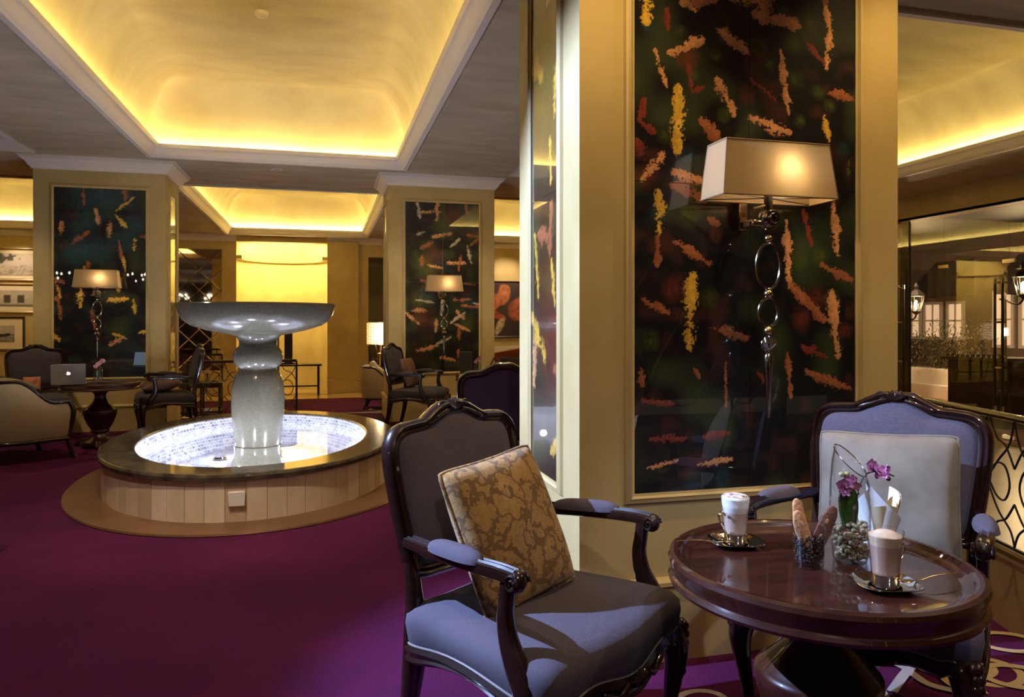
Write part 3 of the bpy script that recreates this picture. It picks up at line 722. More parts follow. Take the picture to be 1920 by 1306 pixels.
# ================================================================== WALL LAMPS ON THE COLUMNS
def wall_lamp(label, x, yw, zs=0, power=16):
    t = thing('wall_lamp', label, 'wall lamp', (x, yw, 0), group=None)
    zb, zt = 1.726 + zs, 1.925 + zs
    # local: y negative towards the room
    xb, xt, y0b, y1b, y0t, y1t = .235, .212, -.214, -.050, -.196, -.066
    o = .003
    def shell(e):
        return [(-xb + e, y0b + e, zb), (xb - e, y0b + e, zb), (xb - e, y1b - e, zb), (-xb + e, y1b - e, zb), (-xt + e, y0t + e, zt), (xt - e, y0t + e, zt), (xt - e, y1t - e, zt), (-xt + e, y1t - e, zt)]
    MB().add(shell(0), [(0, 1, 5, 4), (1, 2, 6, 5), (2, 3, 7, 6), (3, 0, 4, 7)]).build('lamp_shade', 'shade', t, 0)
    mb = MB()
    for q in (shell(0)[:4], shell(0)[4:]):
        for i in range(4): mb.tube([q[i], q[(i + 1) % 4]], .0035, 6)
    for i in range(4): mb.tube([shell(0)[i], shell(0)[i + 4]], .0022, 6)
    mb.build('shade_trim', 'shade', t)
    mb = MB().tube([(0, -.13, zb + .005), (-xb, y0b, zb + .002)], .002, 5).tube([(0, -.13, zb + .005), (xb, y0b, zb + .002)], .002, 5).tube([(0, -.13, zb + .005), (-xb, y1b, zb + .002)], .002, 5).tube([(0, -.13, zb + .005), (xb, y1b, zb + .002)], .002, 5)
    mb.build('shade_spider', 'iron', t)
    MB().lathe([(0, -.03), (.013, -.03), (.016, .0), (.016, .03), (.012, .05), (0, .05)], 14, (0, -.13, zb - .01)).build('socket', 'black_wood', t)
    MB().lathe([(0, 0), (.018, .01), (.028, .04), (.024, .07), (0, .085)], 14, (.045, -.155, zb + .05)).build('bulb', 'bulb', t)
    MB().bbox(-.07, -.05, zb - .105, -.036, -.005, zb + .03, .003).bbox(-.07, -.13, zb - .10, -.036, -.05, zb - .075, .003).bbox(-.07, -.14, zb - .10, .012, -.115, zb - .08, .003).build('bracket', 'brass', t)
    z0 = zb - .072
    mb = MB().tube([(0, -.13, z0), (0, -.13, zb - .02)], .008, 8)
    mb.tube([(-.05, -.115, zb - .035), (.0, -.13, zb - .02)], .007, 8)
    mb.build('stem', 'nickel', t)
    # drop ornament: knob with rings, ball, oval ring, ball, oval ring, ball, shell, spike
    mb = MB().ell((0, -.13, z0), (.034, .03, .034), 18, 12)
    for r_, yy in ((.036, 0), (.025, -.026), (.013, -.036)):
        mb.tube([(r_ * math.cos(a), -.13 + yy + 0 * a, z0 + r_ * math.sin(a)) for a in [2 * PI * k / 24 for k in range(24)]], .006, 6, closed=True, up=(0, 1, 0))
    mb.build('knob', 'nickel', t)
    c = zb - 1.726
    for zz, r_ in ((1.582, .015), (1.377, .018), (1.24, .018)):
        MB().ell((0, -.13, zz + c), (r_, r_, r_), 14, 10).build('ball', 'brass', t)
    for zz, a_, b_ in ((1.48, .050, .085), (1.308, .040, .054)):
        MB().tube([(a_ * math.cos(k * PI / 18), -.13, zz + c + b_ * math.sin(k * PI / 18)) for k in range(36)], .0055, 8, closed=True, up=(0, 1, 0)).build('oval_ring', 'nickel', t)
    mb = MB()
    for k in range(9):
        a = (k - 4) * .32; mb.tube([(0, -.13, 1.165 + c), (.032 * math.sin(a), -.142, 1.19 + c + .005 * math.cos(a)), (.027 * math.sin(a), -.135, 1.19 + c + .032 * math.cos(a))], [.003, .007, .003], 6)
    mb.ell((0, -.128, 1.19 + c), (.030, .014, .030), 14, 8).build('shell', 'nickel', t)
    MB().lathe([(0, .915), (.005, .92), (.010, 1.0), (.016, 1.10), (.019, 1.145), (.014, 1.155), (.019, 1.16), (0, 1.165)], 14, (0, -.13, c)).build('spike', 'nickel', t)
    point('lamp_light', (x + .045, yw - .165, zb + .09), power, (1, .70, .36), .022)
    return t
wall_lamp('large brass wall lamp with tapered beige shade on the near column', 1.597, 2.5, 0, 22)
wall_lamp('small beige shaded wall lamp on the painted glass column left of the fountain', -2.5, 9.4, -.05, 28)
wall_lamp('small beige shaded wall lamp on the green glass column right of the fountain', 1.51, 9.4, -.05, 28)
# ================================================================== ARMCHAIRS
CZ = .0085
TILT = math.tan(R(11))
def bp(x, z, off=0):   # a point in the raked plane of the chair back
    return (x, -.255 - TILT * (z - .45) + off, z)
BACK_HALF = [(0, 1.0), (.045, .998), (.085, .980), (.13, .957), (.18, .952), (.228, .945), (.260, .918), (.272, .87), (.268, .78), (.256, .66), (.243, .575), (.22, .545), (.12, .538), (0, .535)]
def back_outline(n=5, inset=0):
    half = BACK_HALF
    loop = [(x, z) for x, z in half] + [(-x, z) for x, z in reversed(half[1:-1])]
    return catmull(loop, n, True)
def seat_outline(n=14, e=0):
    wf, wb, yf, yb = .33 + e, .265 + e, .285 + e, -.265 - e
    pts = [(-wb, yb), (-wb * .5, yb - .004), (0, yb - .005), (wb * .5, yb - .004), (wb, yb), (wb + .02, yb + .14), (wf - .012, .06), (wf, yf - .10), (wf - .008, yf - .03), (wf - .05, yf), (.17, yf + .006), (0, yf + .022), (-.17, yf + .006), (-wf + .05, yf), (-wf + .008, yf - .03), (-wf, yf - .10), (-wf + .012, .06), (-wb - .02, yb + .14)]
    return catmull(pts, 5, True)
def apron(x, y):   # lower edge of the rail: dips in the middle of each side, serpentine
    f_ = max(0, min(1, (y - .2) / .08))
    side = .335 + .022 * math.cos((y + .0) * 11)
    front = .315 - .022 * math.cos(x * 2 * PI / .36) + (.02 if abs(x) > .25 else 0)
    return side * (1 - f_) + front * f_
def make_armchair(name, label, cat='armchair', fabric='fabric', loc=(0, 0, 0), rotz=0, scale=1, group=None, detail=True):
    t = thing(name, label, cat, loc, rotz, group, scale)
    wood = 'dark_wood'
    so = seat_outline()
    # upholstered seat
    mb = MB(); rings = []
    for (e, z) in ((-.004, .372), (.004, .385), (.010, .42), (.006, .445), (-.012, .463), (-.045, .474), (-.10, .482), (-.17, .487), (-.22, .489)):
        so2 = seat_outline(e=0) if e > -.02 else None
        ring_ = []
        for (x, y) in so:
            l = math.hypot(x, y); k = 1 + e / l * 1.0
            cx_, cy_ = x * k, y * k
            zz = z
            if z < .40: zz = z + (apron(x, y) - .335) * .55
            ring_.append((cx_, cy_, zz))
        rings.append(ring_)
    m_ = len(so)
    mb.add([p for r_ in rings for p in r_] + [(0, 0, .490)], [(i * m_ + k, i * m_ + (k + 1) % m_, (i + 1) * m_ + (k + 1) % m_, (i + 1) * m_ + k) for i in range(len(rings) - 1) for k in range(m_)]
           + [((len(rings) - 1) * m_ + k, (len(rings) - 1) * m_ + (k + 1) % m_, len(rings) * m_) for k in range(m_)])
    seat = mb.build('seat', fabric, t, 70)
    MB().tube([(x * 1.008, y * 1.008, .378 + (apron(x, y) - .335) * .55) for x, y in so], .0034, 6, closed=True).build('piping', 'piping' if fabric == 'fabric' else fabric, seat, 60)
    # moulded seat rail with serpentine lower edge
    mb = MB(); vs = []
    for (x, y) in so:
        l = math.hypot(x, y); a = apron(x, y); top = .374 + (a - .335) * .55
        for (e, z) in ((-.03, top), (.004, top), (.012, top - .012), (.006, (top + a) / 2 - .004), (.012, a + .008), (.004, a), (-.03, a)):
            k = 1 + e / l; vs.append((x * k, y * k, z))
    fs = [(k * 7 + i, ((k + 1) % m_) * 7 + i, ((k + 1) % m_) * 7 + (i + 1) % 7, k * 7 + (i + 1) % 7) for k in range(m_) for i in range(7)]
    mb.add(vs, fs).build('seat_rail', wood, t, 40)
    if detail:   # carved shell and scrolls on the front rail
        mb = MB()
        for k in range(7):
            a = (k - 3) * .38; mb.tube([(0, .318, .322), (.03 * math.sin(a), .325, .338 + .012 * math.cos(a)), (.045 * math.sin(a), .319, .335 + .03 * math.cos(a))], [.004, .008, .003], 6)
        for s in (-1, 1):
            mb.tube(catmull([(s * .05, .318, .345), (s * .085, .316, .325), (s * .12, .31, .335), (s * .15, .308, .352)], 4), [.008] * 12 + [.003], 6)
        mb.build('rail_carving', wood, t, 60)
    # legs
    for s in (-1, 1):
        pts = catmull([(s * .275, .235, .395), (s * .298, .258, .345), (s * .308, .268, .28), (s * .300, .260, .19), (s * .290, .250, .10), (s * .288, .249, .05), (s * .300, .262, .018), (s * .306, .268, 0)], 4)
        rad = catmull([(.040,), (.043,), (.036,), (.025,), (.0185,), (.0185,), (.026,), (.020,)], 4)
        lg = MB().tube(pts, [r_[0] for r_ in rad], 12, up=(0, 1, 0)).build('leg', wood, t, 60)
        if detail:
            mb = MB()
            for k in range(6):
                z = .37 - k * .026; e = .004
                for q in (-1, 1): mb.ell((s * (.318 + .006 * math.sin(k)) - q * s * .012 * (q < 0), .276 + .014 * q * (q > 0), z), (.015 - .0012 * k, .015 - .0012 * k, .016), 7, 5)
            mb.build('knee_carving', wood, lg, 60)
        pts = catmull([bp(s * .243, .60), bp(s * .245, .50), (s * .245, -.258, .40), (s * .243, -.266, .30), (s * .243, -.292, .15), (s * .246, -.335, 0)], 4)
        rad = catmull([(.020,), (.022,), (.030,), (.030,), (.023,), (.019,)], 4)
        MB().tube(pts, [r_[0] for r_ in rad], 10, up=(0, 1, 0), power=3).build('leg', wood, t, 60)
        # arm: moulded rail ending in a scroll, padded on top
        ap = catmull([bp(s * .252, .640), (s * .275, -.20, .645), (s * .302, -.08, .652), (s * .320, .05, .658), (s * .326, .13, .660), (s * .328, .178, .657)], 5)
        arm = MB().tube(ap, [(.018, .017)] * 6 + [(.0215, .018)] * (len(ap) - 6), 10, power=3.2)
        arm.ell((s * .328, .178, .650), (.024, .026, .028), 12, 8)
        for q in (-1, 1):
            arm.tube([(s * .328 + q * .0235, .178 + .020 * math.cos(a) * (1 - k / 26), .648 + .022 * math.sin(a) * (1 - k / 26)) for k, a in enumerate([i_ * .5 for i_ in range(22)])], .0042, 5, up=(1, 0, 0))
        for q in (-.009, .009): arm.tube([(p[0] + q, p[1], p[2] + .0165) for p in ap[2:]], .005, 5)
        a_ = arm.build('arm', wood, t, 45)
        MB().grid(lambda u, v: (lambda w, y, an: (s * (.279 + (y + .18) * .19) + w * math.cos(an), y, .658 + (y + .18) * .05 + w * .95 * max(0, math.sin(an)) - .004))(.034 * max(0.0, 1 - abs(2 * v - 1) ** 3.2) ** .5 + .0001, -.165 + v * .235, PI * 2 * u), 16, 17, True).build('arm_pad', fabric, a_, 70)
        sp = catmull([(s * .324, .150, .650), (s * .323, .143, .60), (s * .322, .138, .555), (s * .322, .148, .50), (s * .324, .175, .445), (s * .324, .198, .40), (s * .322, .202, .36)], 4)
        rd = catmull([(.017, .020), (.016, .020), (.016, .022), (.017, .027), (.019, .034), (.019, .036), (.017, .030)], 4)
        MB().tube(sp, [(r_[0], r_[1]) for r_ in rd], 12, up=(0, 1, 0), power=3).build('arm_support', wood, t, 50)
    # back frame: moulded loop in the raked plane
    bo = back_outline(); path = [bp(x, z) for x, z in bo]
    nrm = Vector((0, math.cos(R(11)), math.sin(R(11)) * 1.0)); nrm = Vector((0, 1, TILT)).normalized()
    prof = [(.0, -.026), (.014, -.020), (.018, -.006), (.018, .008), (.012, .020), (.005, .026), (-.002, .022), (-.006, .016), (-.012, .020), (-.018, .014), (-.026, .012), (-.03, .0), (-.028, -.018), (-.014, -.026)]
    # orientation: outward to the right of travel
    mbf = MB().sweep(path, prof, nrm)
    chk = (Vector(mbf.v[2]) - Vector(path[0])).z
    if chk < 0: mbf = MB().sweep(list(reversed(path)), prof, nrm)
    fr = mbf.build('back_frame', wood, t, 40)
    # carved crest
    mb = MB()
    for k in range(7):
        a = (k - 3) * .42
        mb.tube([bp(0, .992, .022), bp(.024 * math.sin(a), 1.0 + .012 * math.cos(a), .030), bp(.036 * math.sin(a), .998 + .026 * math.cos(a), .012)], [.004, .0075, .0035], 6)
    for s in (-1, 1):
        mb.tube([bp(s * (.05 + .014 * math.cos(a) * (1 - k / 20)), 1.002 + .014 * math.sin(a) * (1 - k / 20), .016) for k, a in enumerate([i_ * .55 for i_ in range(16)])], .0055, 6, up=(0, 1, 0))
        mb.tube(catmull([bp(s * .03, .99, .02), bp(s * .06, .982, .024), bp(s * .095, .968, .022), bp(s * .125, .956, .016)], 4), [.0075] * 12 + [.003], 6)
    mb.build('crest_carving', wood, fr, 60)
    # upholstered back, both faces
    mb = MB(); c0 = Vector(bp(0, .76)); rings = []
    for (k, off) in ((.92, -.020), (.93, .0), (.92, .010), (.86, .022), (.72, .032), (.5, .038), (.25, .041)):
        rings.append([tuple(Vector(bp(x * k, .76 + (z - .76) * k)) + nrm * off) for x, z in bo])
    q = len(bo)
    mb.add([p for r_ in rings for p in r_] + [tuple(c0 + nrm * .042)], [(i * q + k, i * q + (k + 1) % q, (i + 1) * q + (k + 1) % q, (i + 1) * q + k) for i in range(len(rings) - 1) for k in range(q)]
           + [((len(rings) - 1) * q + k, (len(rings) - 1) * q + (k + 1) % q, len(rings) * q) for k in range(q)] + [tuple(reversed(range(q)))])
    mb.build('backrest', fabric, t, 60)
    return t
NEARCH = make_armchair('armchair', 'blue grey upholstered carved armchair in front holding the gold damask cushion', loc=(.605, 2.00, CZ), rotz=R(-144))
dup(NEARCH, (1.67, 1.94, CZ), R(125), 'carved armchair with pale velvet cushion behind the coffee table', swap={'fabric': 'fabric'})
dup(NEARCH, (1.12, 4.72, CZ), R(-6), 'purple backed carved armchair seen from behind beside the near column', swap={'fabric': 'fabric_purple', 'piping': 'fabric_purple'})
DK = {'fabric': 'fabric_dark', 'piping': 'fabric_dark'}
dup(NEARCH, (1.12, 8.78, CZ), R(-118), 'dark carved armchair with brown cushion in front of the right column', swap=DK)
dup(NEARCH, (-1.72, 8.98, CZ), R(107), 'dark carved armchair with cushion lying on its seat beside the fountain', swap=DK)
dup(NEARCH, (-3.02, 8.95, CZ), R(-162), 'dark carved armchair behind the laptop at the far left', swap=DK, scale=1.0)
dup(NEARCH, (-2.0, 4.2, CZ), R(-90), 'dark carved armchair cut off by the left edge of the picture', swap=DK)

# ---------------------------------------------------------------- cushions
def cushion(label, w, h_, th, material, M, cat='cushion', sag=0.0, edge=True, name='cushion'):
    t = bpy.data.objects.new(name, None); COL.objects.link(t); tag(t, label, cat); t.matrix_world = M
    n = 26
    def f(sgn):
        def g(u, v):
            a, b = 2 * u - 1, 2 * v - 1
            # soft corners, slightly hollow edges, full belly
            pin = (1 - .05 * (1 - b * b) * abs(a) ** 3) * (1 - .045 * abs(a * b) ** 6); pin2 = (1 - .05 * (1 - a * a) * abs(b) ** 3) * (1 - .045 * abs(a * b) ** 6)
            d = th * 1.15 * (max(0, (1 - a * a)) * max(0, (1 - b * b))) ** .40
            wr = .006 * math.sin(a * 5 + b * 3.1 + sgn) * (1 - a * a) * (1 - b * b) + .004 * math.sin(9 * a * b + 2 * a) * (1 - a * a) * (1 - b * b) ** .5 + sag * (a * a) * .3
            return (a * w / 2 * pin, sgn * d / 2 + wr, b * h_ / 2 * pin2)
        return g
    c = MB().grid(f(1), n, n).grid(f(-1), n, n).build('cushion_cover', material, t, 70)
    if edge:
        pts = []
        g = f(1)
        for k in range(n): pts.append(g(k / n, 0))
        for k in range(n): pts.append(g(1, k / n))
        for k in range(n): pts.append(g(1 - k / n, 1))
        for k in range(n): pts.append(g(0, 1 - k / n))
        MB().tube(pts, .0045, 6, closed=True).build('cord', material, c, 60)
    return t
def on_chair(loc, rotz, x, y, z, tilt, roll=0, yaw=0):
    return Matrix.Translation(loc) @ Matrix.Rotation(rotz, 4, 'Z') @ Matrix.Translation((x, y, z)) @ Matrix.Rotation(yaw, 4, 'Z') @ Matrix.Rotation(tilt, 4, 'X') @ Matrix.Rotation(roll, 4, 'Y')
cushion('square gold damask cushion leaning in the front armchair', .37, .43, .12, 'damask', on_chair((.605, 2.00, CZ), R(-144), .05, -.075, .672, R(22), R(7), R(-8)))
cushion('pale grey velvet cushion in the armchair behind the coffee table', .43, .42, .13, 'velvet', on_chair((1.67, 1.94, CZ), R(125), -.02, -.12, .695, R(14), R(3), R(0)))
cushion('brown satin cushion upright in the armchair by the right column', .36, .36, .11, 'fabric_brown', on_chair((1.12, 8.78, CZ), R(-118), 0, -.12, .665, R(16)), edge=False)
cushion('dark brown cushion lying on the armchair seat beside the fountain', .42, .40, .12, 'fabric_brown', on_chair((-1.72, 8.98, CZ), R(107), 0, .06, .56, R(82)), edge=False)

# ================================================================== COFFEE TABLES
def make_table(label, loc):
    t = thing('coffee_table', label, 'table', loc)
    RT = .372
    MB().lathe([(0, .605), (.34, .605), (.345, .600), (.350, .590), (.362, .588), (.371, .592), (.374, .600), (.370, .608), (.364, .612), (.366, .622), (.372, .636), (.374, .648), (.370, .658), (.360, .663), (.350, .662), (.343, .657), (.338, .6505), (.328, .648), (.320, .645), (.314, .6415), (0, .6415)], 96).build('table_top', 'table_wood', t, 16)
    MB().lathe([(0, .03), (.175, .03), (.185, .04), (.18, .06), (.15, .075), (.10, .09), (.075, .11), (.066, .135), (.072, .15), (.085, .155), (.088, .165), (.080, .175), (.090, .19), (.118, .235), (.140, .29), (.152, .335), (.156, .365), (.153, .376), (.145, .382), (.138, .388), (.105, .42), (.075, .45), (.058, .48), (.052, .51), (.055, .535), (.068, .55), (.075, .56), (.078, .575), (.12, .59), (.13, .606), (0, .606)], 56).build('pedestal', 'table_wood', t, 40)
    for k in range(3):
        a = k * 2 * PI / 3 + .4; c, s = math.cos(a), math.sin(a)
        MB().tube(catmull([(.10 * c, .10 * s, .055), (.18 * c, .18 * s, .055), (.24 * c, .24 * s, .03), (.275 * c, .275 * s, .018)], 4), [.03] * 5 + [.024] * 4 + [.02] * 4, 10).build('foot', 'table_wood', t, 60)
    return t
TB = (1.225, 1.605, .0085)
TABLE = make_table('round mahogany coffee table in front set with coffee and orchids', TB)
dup(TABLE, (-2.2, 8.26, .0085), .3, 'round dark pedestal table with laptop beside the cream chair')
dup(TABLE, (1.86, 8.30, .0085), .3, 'round dark pedestal table with menu stands near the right column')

# ---------------------------------------------------------------- things on the front table
TZ = TB[2] + .6415
def spoon_mesh():
    m = MB(); pts = catmull([(0, 0, .004), (.03, 0, .003), (.06, 0, .008), (.10, 0, .010), (.135, 0, .008)], 4)
    m.tube(pts, [(.002, .0012)] * 5 + [(.0018, .0012)] * 6 + [(.003, .0012)] * (len(pts) - 11), 8)
    m.ell((-.014, 0, .004), (.018, .011, .003), 10, 6); return m
def coffee(label, slabel, splabel, x, y, rot, hand, style, spd):
    s = thing('saucer', slabel, 'saucer', (x, y, TZ), rot)
    def sq(r, z):   # rounded square dish
        out = []
        for k in range(40):
            a = 2 * PI * k / 40; e = .36; f_ = 1 / (abs(math.cos(a)) ** (2 / e / 1.6) + abs(math.sin(a)) ** (2 / e / 1.6)) ** (e * .8)
            out.append((r * f_ * math.cos(a), r * f_ * .92 * math.sin(a), z))
        return out
    rings = [sq(.001, .0015), sq(.03, .0015), sq(.046, .003), sq(.060, .011), sq(.072, .015), sq(.073, .0135), sq(.060, .009), sq(.046, 0.0), sq(.001, 0)]
    mb = MB().add([p for r_ in rings for p in r_], [(i * 40 + k, i * 40 + (k + 1) % 40, (i + 1) * 40 + (k + 1) % 40, (i + 1) * 40 + k) for i in range(len(rings) - 1) for k in range(40)])
    mb.build('dish', 'chrome', s, 50); MB().lathe([(.034, .0022), (.036, .0045), (.038, .0022)], 32).build('well_ring', 'chrome', s)
    g = thing('coffee_glass', label, 'coffee glass', (x, y, TZ + .003), hand)
    MB().lathe([(0, .004), (.0265, .004), (.0285, .012), (.0325, .06), (.0375, .11), (.0405, .132), (.0395, .1325), (.0362, .11), (.0312, .06), (.027, .013), (0, .009)], 40).build('glass_body', 'glass', g, 60)
    if style == 'latte':
        q = MB().lathe([(0, .010), (.0265, .013), (.0308, .06), (.0345, .098), (0, .098)], 32).build('coffee', 'coffee', g, 40)
        MB().lathe([(0, .098), (.0345, .098), (.0375, .120), (.036, .1215), (.026, .1235), (.02, .129), (.008, .131), (0, .131)], 32).build('milk_foam', 'foam', g, 50)
    else:
        MB().lathe([(0, .010), (.0265, .013), (.0308, .06), (.0338, .09), (0, .09)], 32).build('coffee', 'coffee_light', g, 40)
        MB().lathe([(0, .09), (.0338, .09), (.0385, .126), (.036, .131), (.033, .134), (0, .134)], 32).build('milk_foam', 'napkin_white', g, 60)
        MB().lathe([(0, .134), (.034, .134), (.032, .136), (.018, .1385), (0, .139)], 32).build('cocoa_dusting', 'foam_cocoa', g, 60)
    h = MB().lathe([(.0272, 0), (.0292, 0), (.0312, .030), (.0300, .031), (.0285, .004)], 36, close=True)
    h.tube(catmull([(.0295, 0, .006), (.034, 0, .03), (.046, 0, .052), (.060, 0, .072), (.063, 0, .088), (.053, 0, .096), (.043, 0, .090), (.040, 0, .083)], 6), (.0042), 8, flat=.4)
    h.build('holder', 'chrome', g, 50)
    o = tag(spoon_mesh().build('spoon', 'brass', None, 60, loc=(x + spd[0], y + spd[1], TZ + .014), rotz=spd[2]), splabel, 'spoon')
coffee('glass of frothy coffee dusted with cocoa at the back of the table', 'silver saucer under the cocoa dusted coffee', 'thin spoon resting on the rear saucer pointing left', 1.118, 1.815, -.25, R(195), 'cap', (-.045, -.018, R(170)))
coffee('glass of milky caramel coffee at the front of the table', 'silver saucer under the milky caramel coffee', 'thin spoon resting on the front saucer pointing right', 1.278, 1.433, -.25, R(10), 'latte', (.055, -.02, R(2)))
def tumbler(g, h_, r0, r1, name='glass_body'):
    return MB().lathe([(0, 0), (r0 * .95, 0), (r0, .004), (r1, h_), (r1 - .0018, h_ + .0005), (r0 - .0015, .014), (0, .012)], 40).build(name, 'glass', g, 60)
g = thing('biscuit_glass', 'clear tumbler filled with dark coffee beans holding biscuits', 'glass', (1.20, 1.607, TZ))
tumbler(g, .115, .036, .0415)
mb = MB(); rb = random.Random(3)
for k in range(700):
    r_ = .0345 * math.sqrt(rb.random()); a = rb.random() * 7; z = .016 + rb.random() * .062
    r_ = min(r_ * (1 + z * .8), .0375)
    mb.ell((r_ * math.cos(a), r_ * math.sin(a), z), (.0042, .003, .003), 6, 4, Matrix.Rotation(rb.random() * 3, 3, 'Z') @ Matrix.Rotation(rb.random() * 3, 3, 'X'))
tag(mb.build('coffee_beans', 'beans', g, 60), kind='stuff')
def biscotti(label, x, y, z, lean, az, material, L=.125, w=.021, twist=0):
    M = Matrix.Translation((x, y, z)) @ Matrix.Rotation(az, 4, 'Z') @ Matrix.Rotation(lean, 4, 'Y') @ Matrix.Rotation(twist, 4, 'Z')
    t = bpy.data.objects.new('biscotti', None); COL.objects.link(t); tag(t, label, 'biscuit'); t.matrix_world = M
    pts = []
    rr = random.Random(label)
    N_ = 28
    for k in range(N_):
        a = 2 * PI * k / N_; pts.append((w * (1 + .06 * rr.uniform(-1, 1)) * abs(math.cos(a)) ** .8 * math.copysign(1, math.cos(a)), L / 2 * abs(math.sin(a)) ** .75 * math.copysign(1, math.sin(a)) + L / 2))
    mb = MB(); vs = []
    for (e, yy) in ((.82, -.0065), (1, -.004), (1, .004), (.82, .0065)): vs += [(px * e, yy, (pz - L / 2) * (e if e == 1 else .93) + L / 2) for px, pz in pts]
    mb.add(vs, [(i * N_ + k, i * N_ + (k + 1) % N_, (i + 1) * N_ + (k + 1) % N_, (i + 1) * N_ + k) for i in range(3) for k in range(N_)] + [tuple(reversed(range(N_))), tuple(3 * N_ + k for k in range(N_))])
    b_ = mb.build('biscuit', material, t, 50)
    for k in range(5):
        MB().ell((rr.uniform(-.009, .009), -.0062 if k % 2 else .0062, L * (.25 + .15 * k)), (.005, .0015, .008), 7, 5).build('almond', 'almond', b_, 60)
VR = R(90) - 0 - 0.0
# leaning across the picture: local x axis is camera right
biscotti('tall pale almond biscuit standing at the back of the bean glass', 1.195, 1.622, TZ + .045, R(-8), -YAW, 'biscuit', .125, .015)
biscotti('short pale almond biscuit in front in the bean glass', 1.197, 1.600, TZ + .03, R(-16), -YAW, 'biscuit', .118, .017)
biscotti('dark chocolate almond biscuit leaning right in the bean glass', 1.207, 1.604, TZ + .025, R(24), -YAW, 'biscuit_choc', .140, .019)

# orchid in a slanted glass vase with pebbles
v = thing('orchid_vase', 'tall slant rimmed glass vase of pebbles on the front table', 'vase', (1.331, 1.615, TZ))
prof = [(.038, 0), (.041, .004), (.0455, .04), (.049, .09), (.0505, .14), (.049, .19), (.0445, .235), (.038, .262)]
mb = MB(); n_ = 40; vs = []
for (dr, flip) in ((0, 0), (-.002, 1)):
    for k in range(n_):
        a = 2 * PI * k / n_
        for (r_, z) in prof:
            sl = 1 + (z / .262) ** 2 * (-.10 * math.cos(a + YAW) + .10 * math.sin(a + YAW))
            vs.append(((r_ + dr) * math.cos(a), (r_ + dr) * math.sin(a), z * sl + (.006 if flip and z == 0 else 0)))
q = len(prof)
fs = [(o_ + k * q + i, o_ + ((k + 1) % n_) * q + i, o_ + ((k + 1) % n_) * q + i + 1, o_ + k * q + i + 1) for o_ in (0, n_ * q) for k in range(n_) for i in range(q - 1)]
fs += [(k * q + q - 1, ((k + 1) % n_) * q + q - 1, n_ * q + ((k + 1) % n_) * q + q - 1, n_ * q + k * q + q - 1) for k in range(n_)]
fs += [tuple(k * q for k in range(n_)), tuple(n_ * q + k * q for k in range(n_))]
mb.add(vs, fs).build('glass_body', 'glass', v, 60)
mb = MB().tube([((.0385) * math.cos(2 * PI * k / 40), (.0385) * math.sin(2 * PI * k / 40), .262 * (1 - .10 * math.cos(2 * PI * k / 40 + YAW) + .10 * math.sin(2 * PI * k / 40 + YAW))) for k in range(40)], .0014, 6, closed=True); mb.build('rim', 'nickel', v)
mb = MB(); rb = random.Random(8)
for k in range(150):
    z = .010 + rb.random() * .088; rmax = .034 + z * .09; r_ = rmax * math.sqrt(rb.random()); a = rb.random() * 7; s_ = rb.uniform(.006, .0095)
    mb.ell((r_ * math.cos(a), r_ * math.sin(a), z), (s_, s_ * .8, s_ * .75), 8, 6, Matrix.Rotation(rb.random() * 3, 3, 'Z') @ Matrix.Rotation(rb.random() * 3, 3, 'X'))
tag(mb.build('pebbles', 'pebble', v, 60), kind='stuff')
def camx(a, b, z):  # local offsets: a to camera right, b away from the camera
    return (a * math.cos(YAW) + b * math.sin(YAW), -a * math.sin(YAW) + b * math.cos(YAW), z)
oc = thing('orchid', 'purple orchid with broad green leaf and two flower sprays in the glass vase', 'plant', (1.331, 1.615, TZ + .085))
def leaf(w, L, bend, az, name='leaf', lean=0, wv=.25):
    mb = MB()
    def f(u, v_):
        a = (u - .5) * 2; ww = w * math.sin(PI * (v_ * .86 + .14)) ** .8
        x = a * ww; y = bend * v_ * v_ - abs(a) ** 2 * ww * -wv; z = L * v_
        p = Matrix.Rotation(az, 3, 'Z') @ (Matrix.Rotation(lean, 3, 'Y') @ Vector((x, y, z))); return tuple(p)
    mb.grid(f, 9, 14); n0 = len(mb.v)
    mb.v += [(x * .99, y + .0016, z) for x, y, z in mb.v[:n0]]; mb.f += [tuple(i + n0 for i in reversed(f_)) for f_ in mb.f]
    return mb.build(name, 'leaf', oc, 60)
leaf(.026, .135, .012, -YAW); leaf(.018, .12, .02, -YAW + .5, lean=-.12); leaf(.013, .045, .01, -YAW + .9, lean=-.5)
S1 = catmull([camx(.012, 0, 0), camx(.018, .005, .06), camx(.024, .005, .10), camx(.036, .0, .135), camx(.055, -.005, .148), camx(.085, -.01, .147), camx(.108, -.012, .138)], 5)
MB().tube(S1, .0022, 6).ell(camx(.022, .004, .09), (.004, .004, .004), 8, 6).build('flower_stem', 'stem', oc, 60)
S2 = catmull([camx(-.012, 0, 0), camx(-.022, 0, .05), camx(-.030, -.002, .075), camx(-.026, -.005, .095), camx(-.012, -.008, .115), camx(-.02, -.008, .14)], 5)
MB().tube(S2, .002, 6).ell(camx(-.030, -.002, .073), (.0035, .0035, .0035), 8, 6).build('flower_stem', 'stem', oc, 60)
PETAL = []
def petal_mesh(L, w, cup):
    mb = MB(); mb.grid(lambda u, v_: ((u - .5) * 2 * w * math.sin(PI * (.12 + .80 * v_)) ** .7, cup * (v_ * (1 - v_) * 2 - .6 * ((u - .5) * 2) ** 2 * v_), L * v_), 7, 8)
    return mb
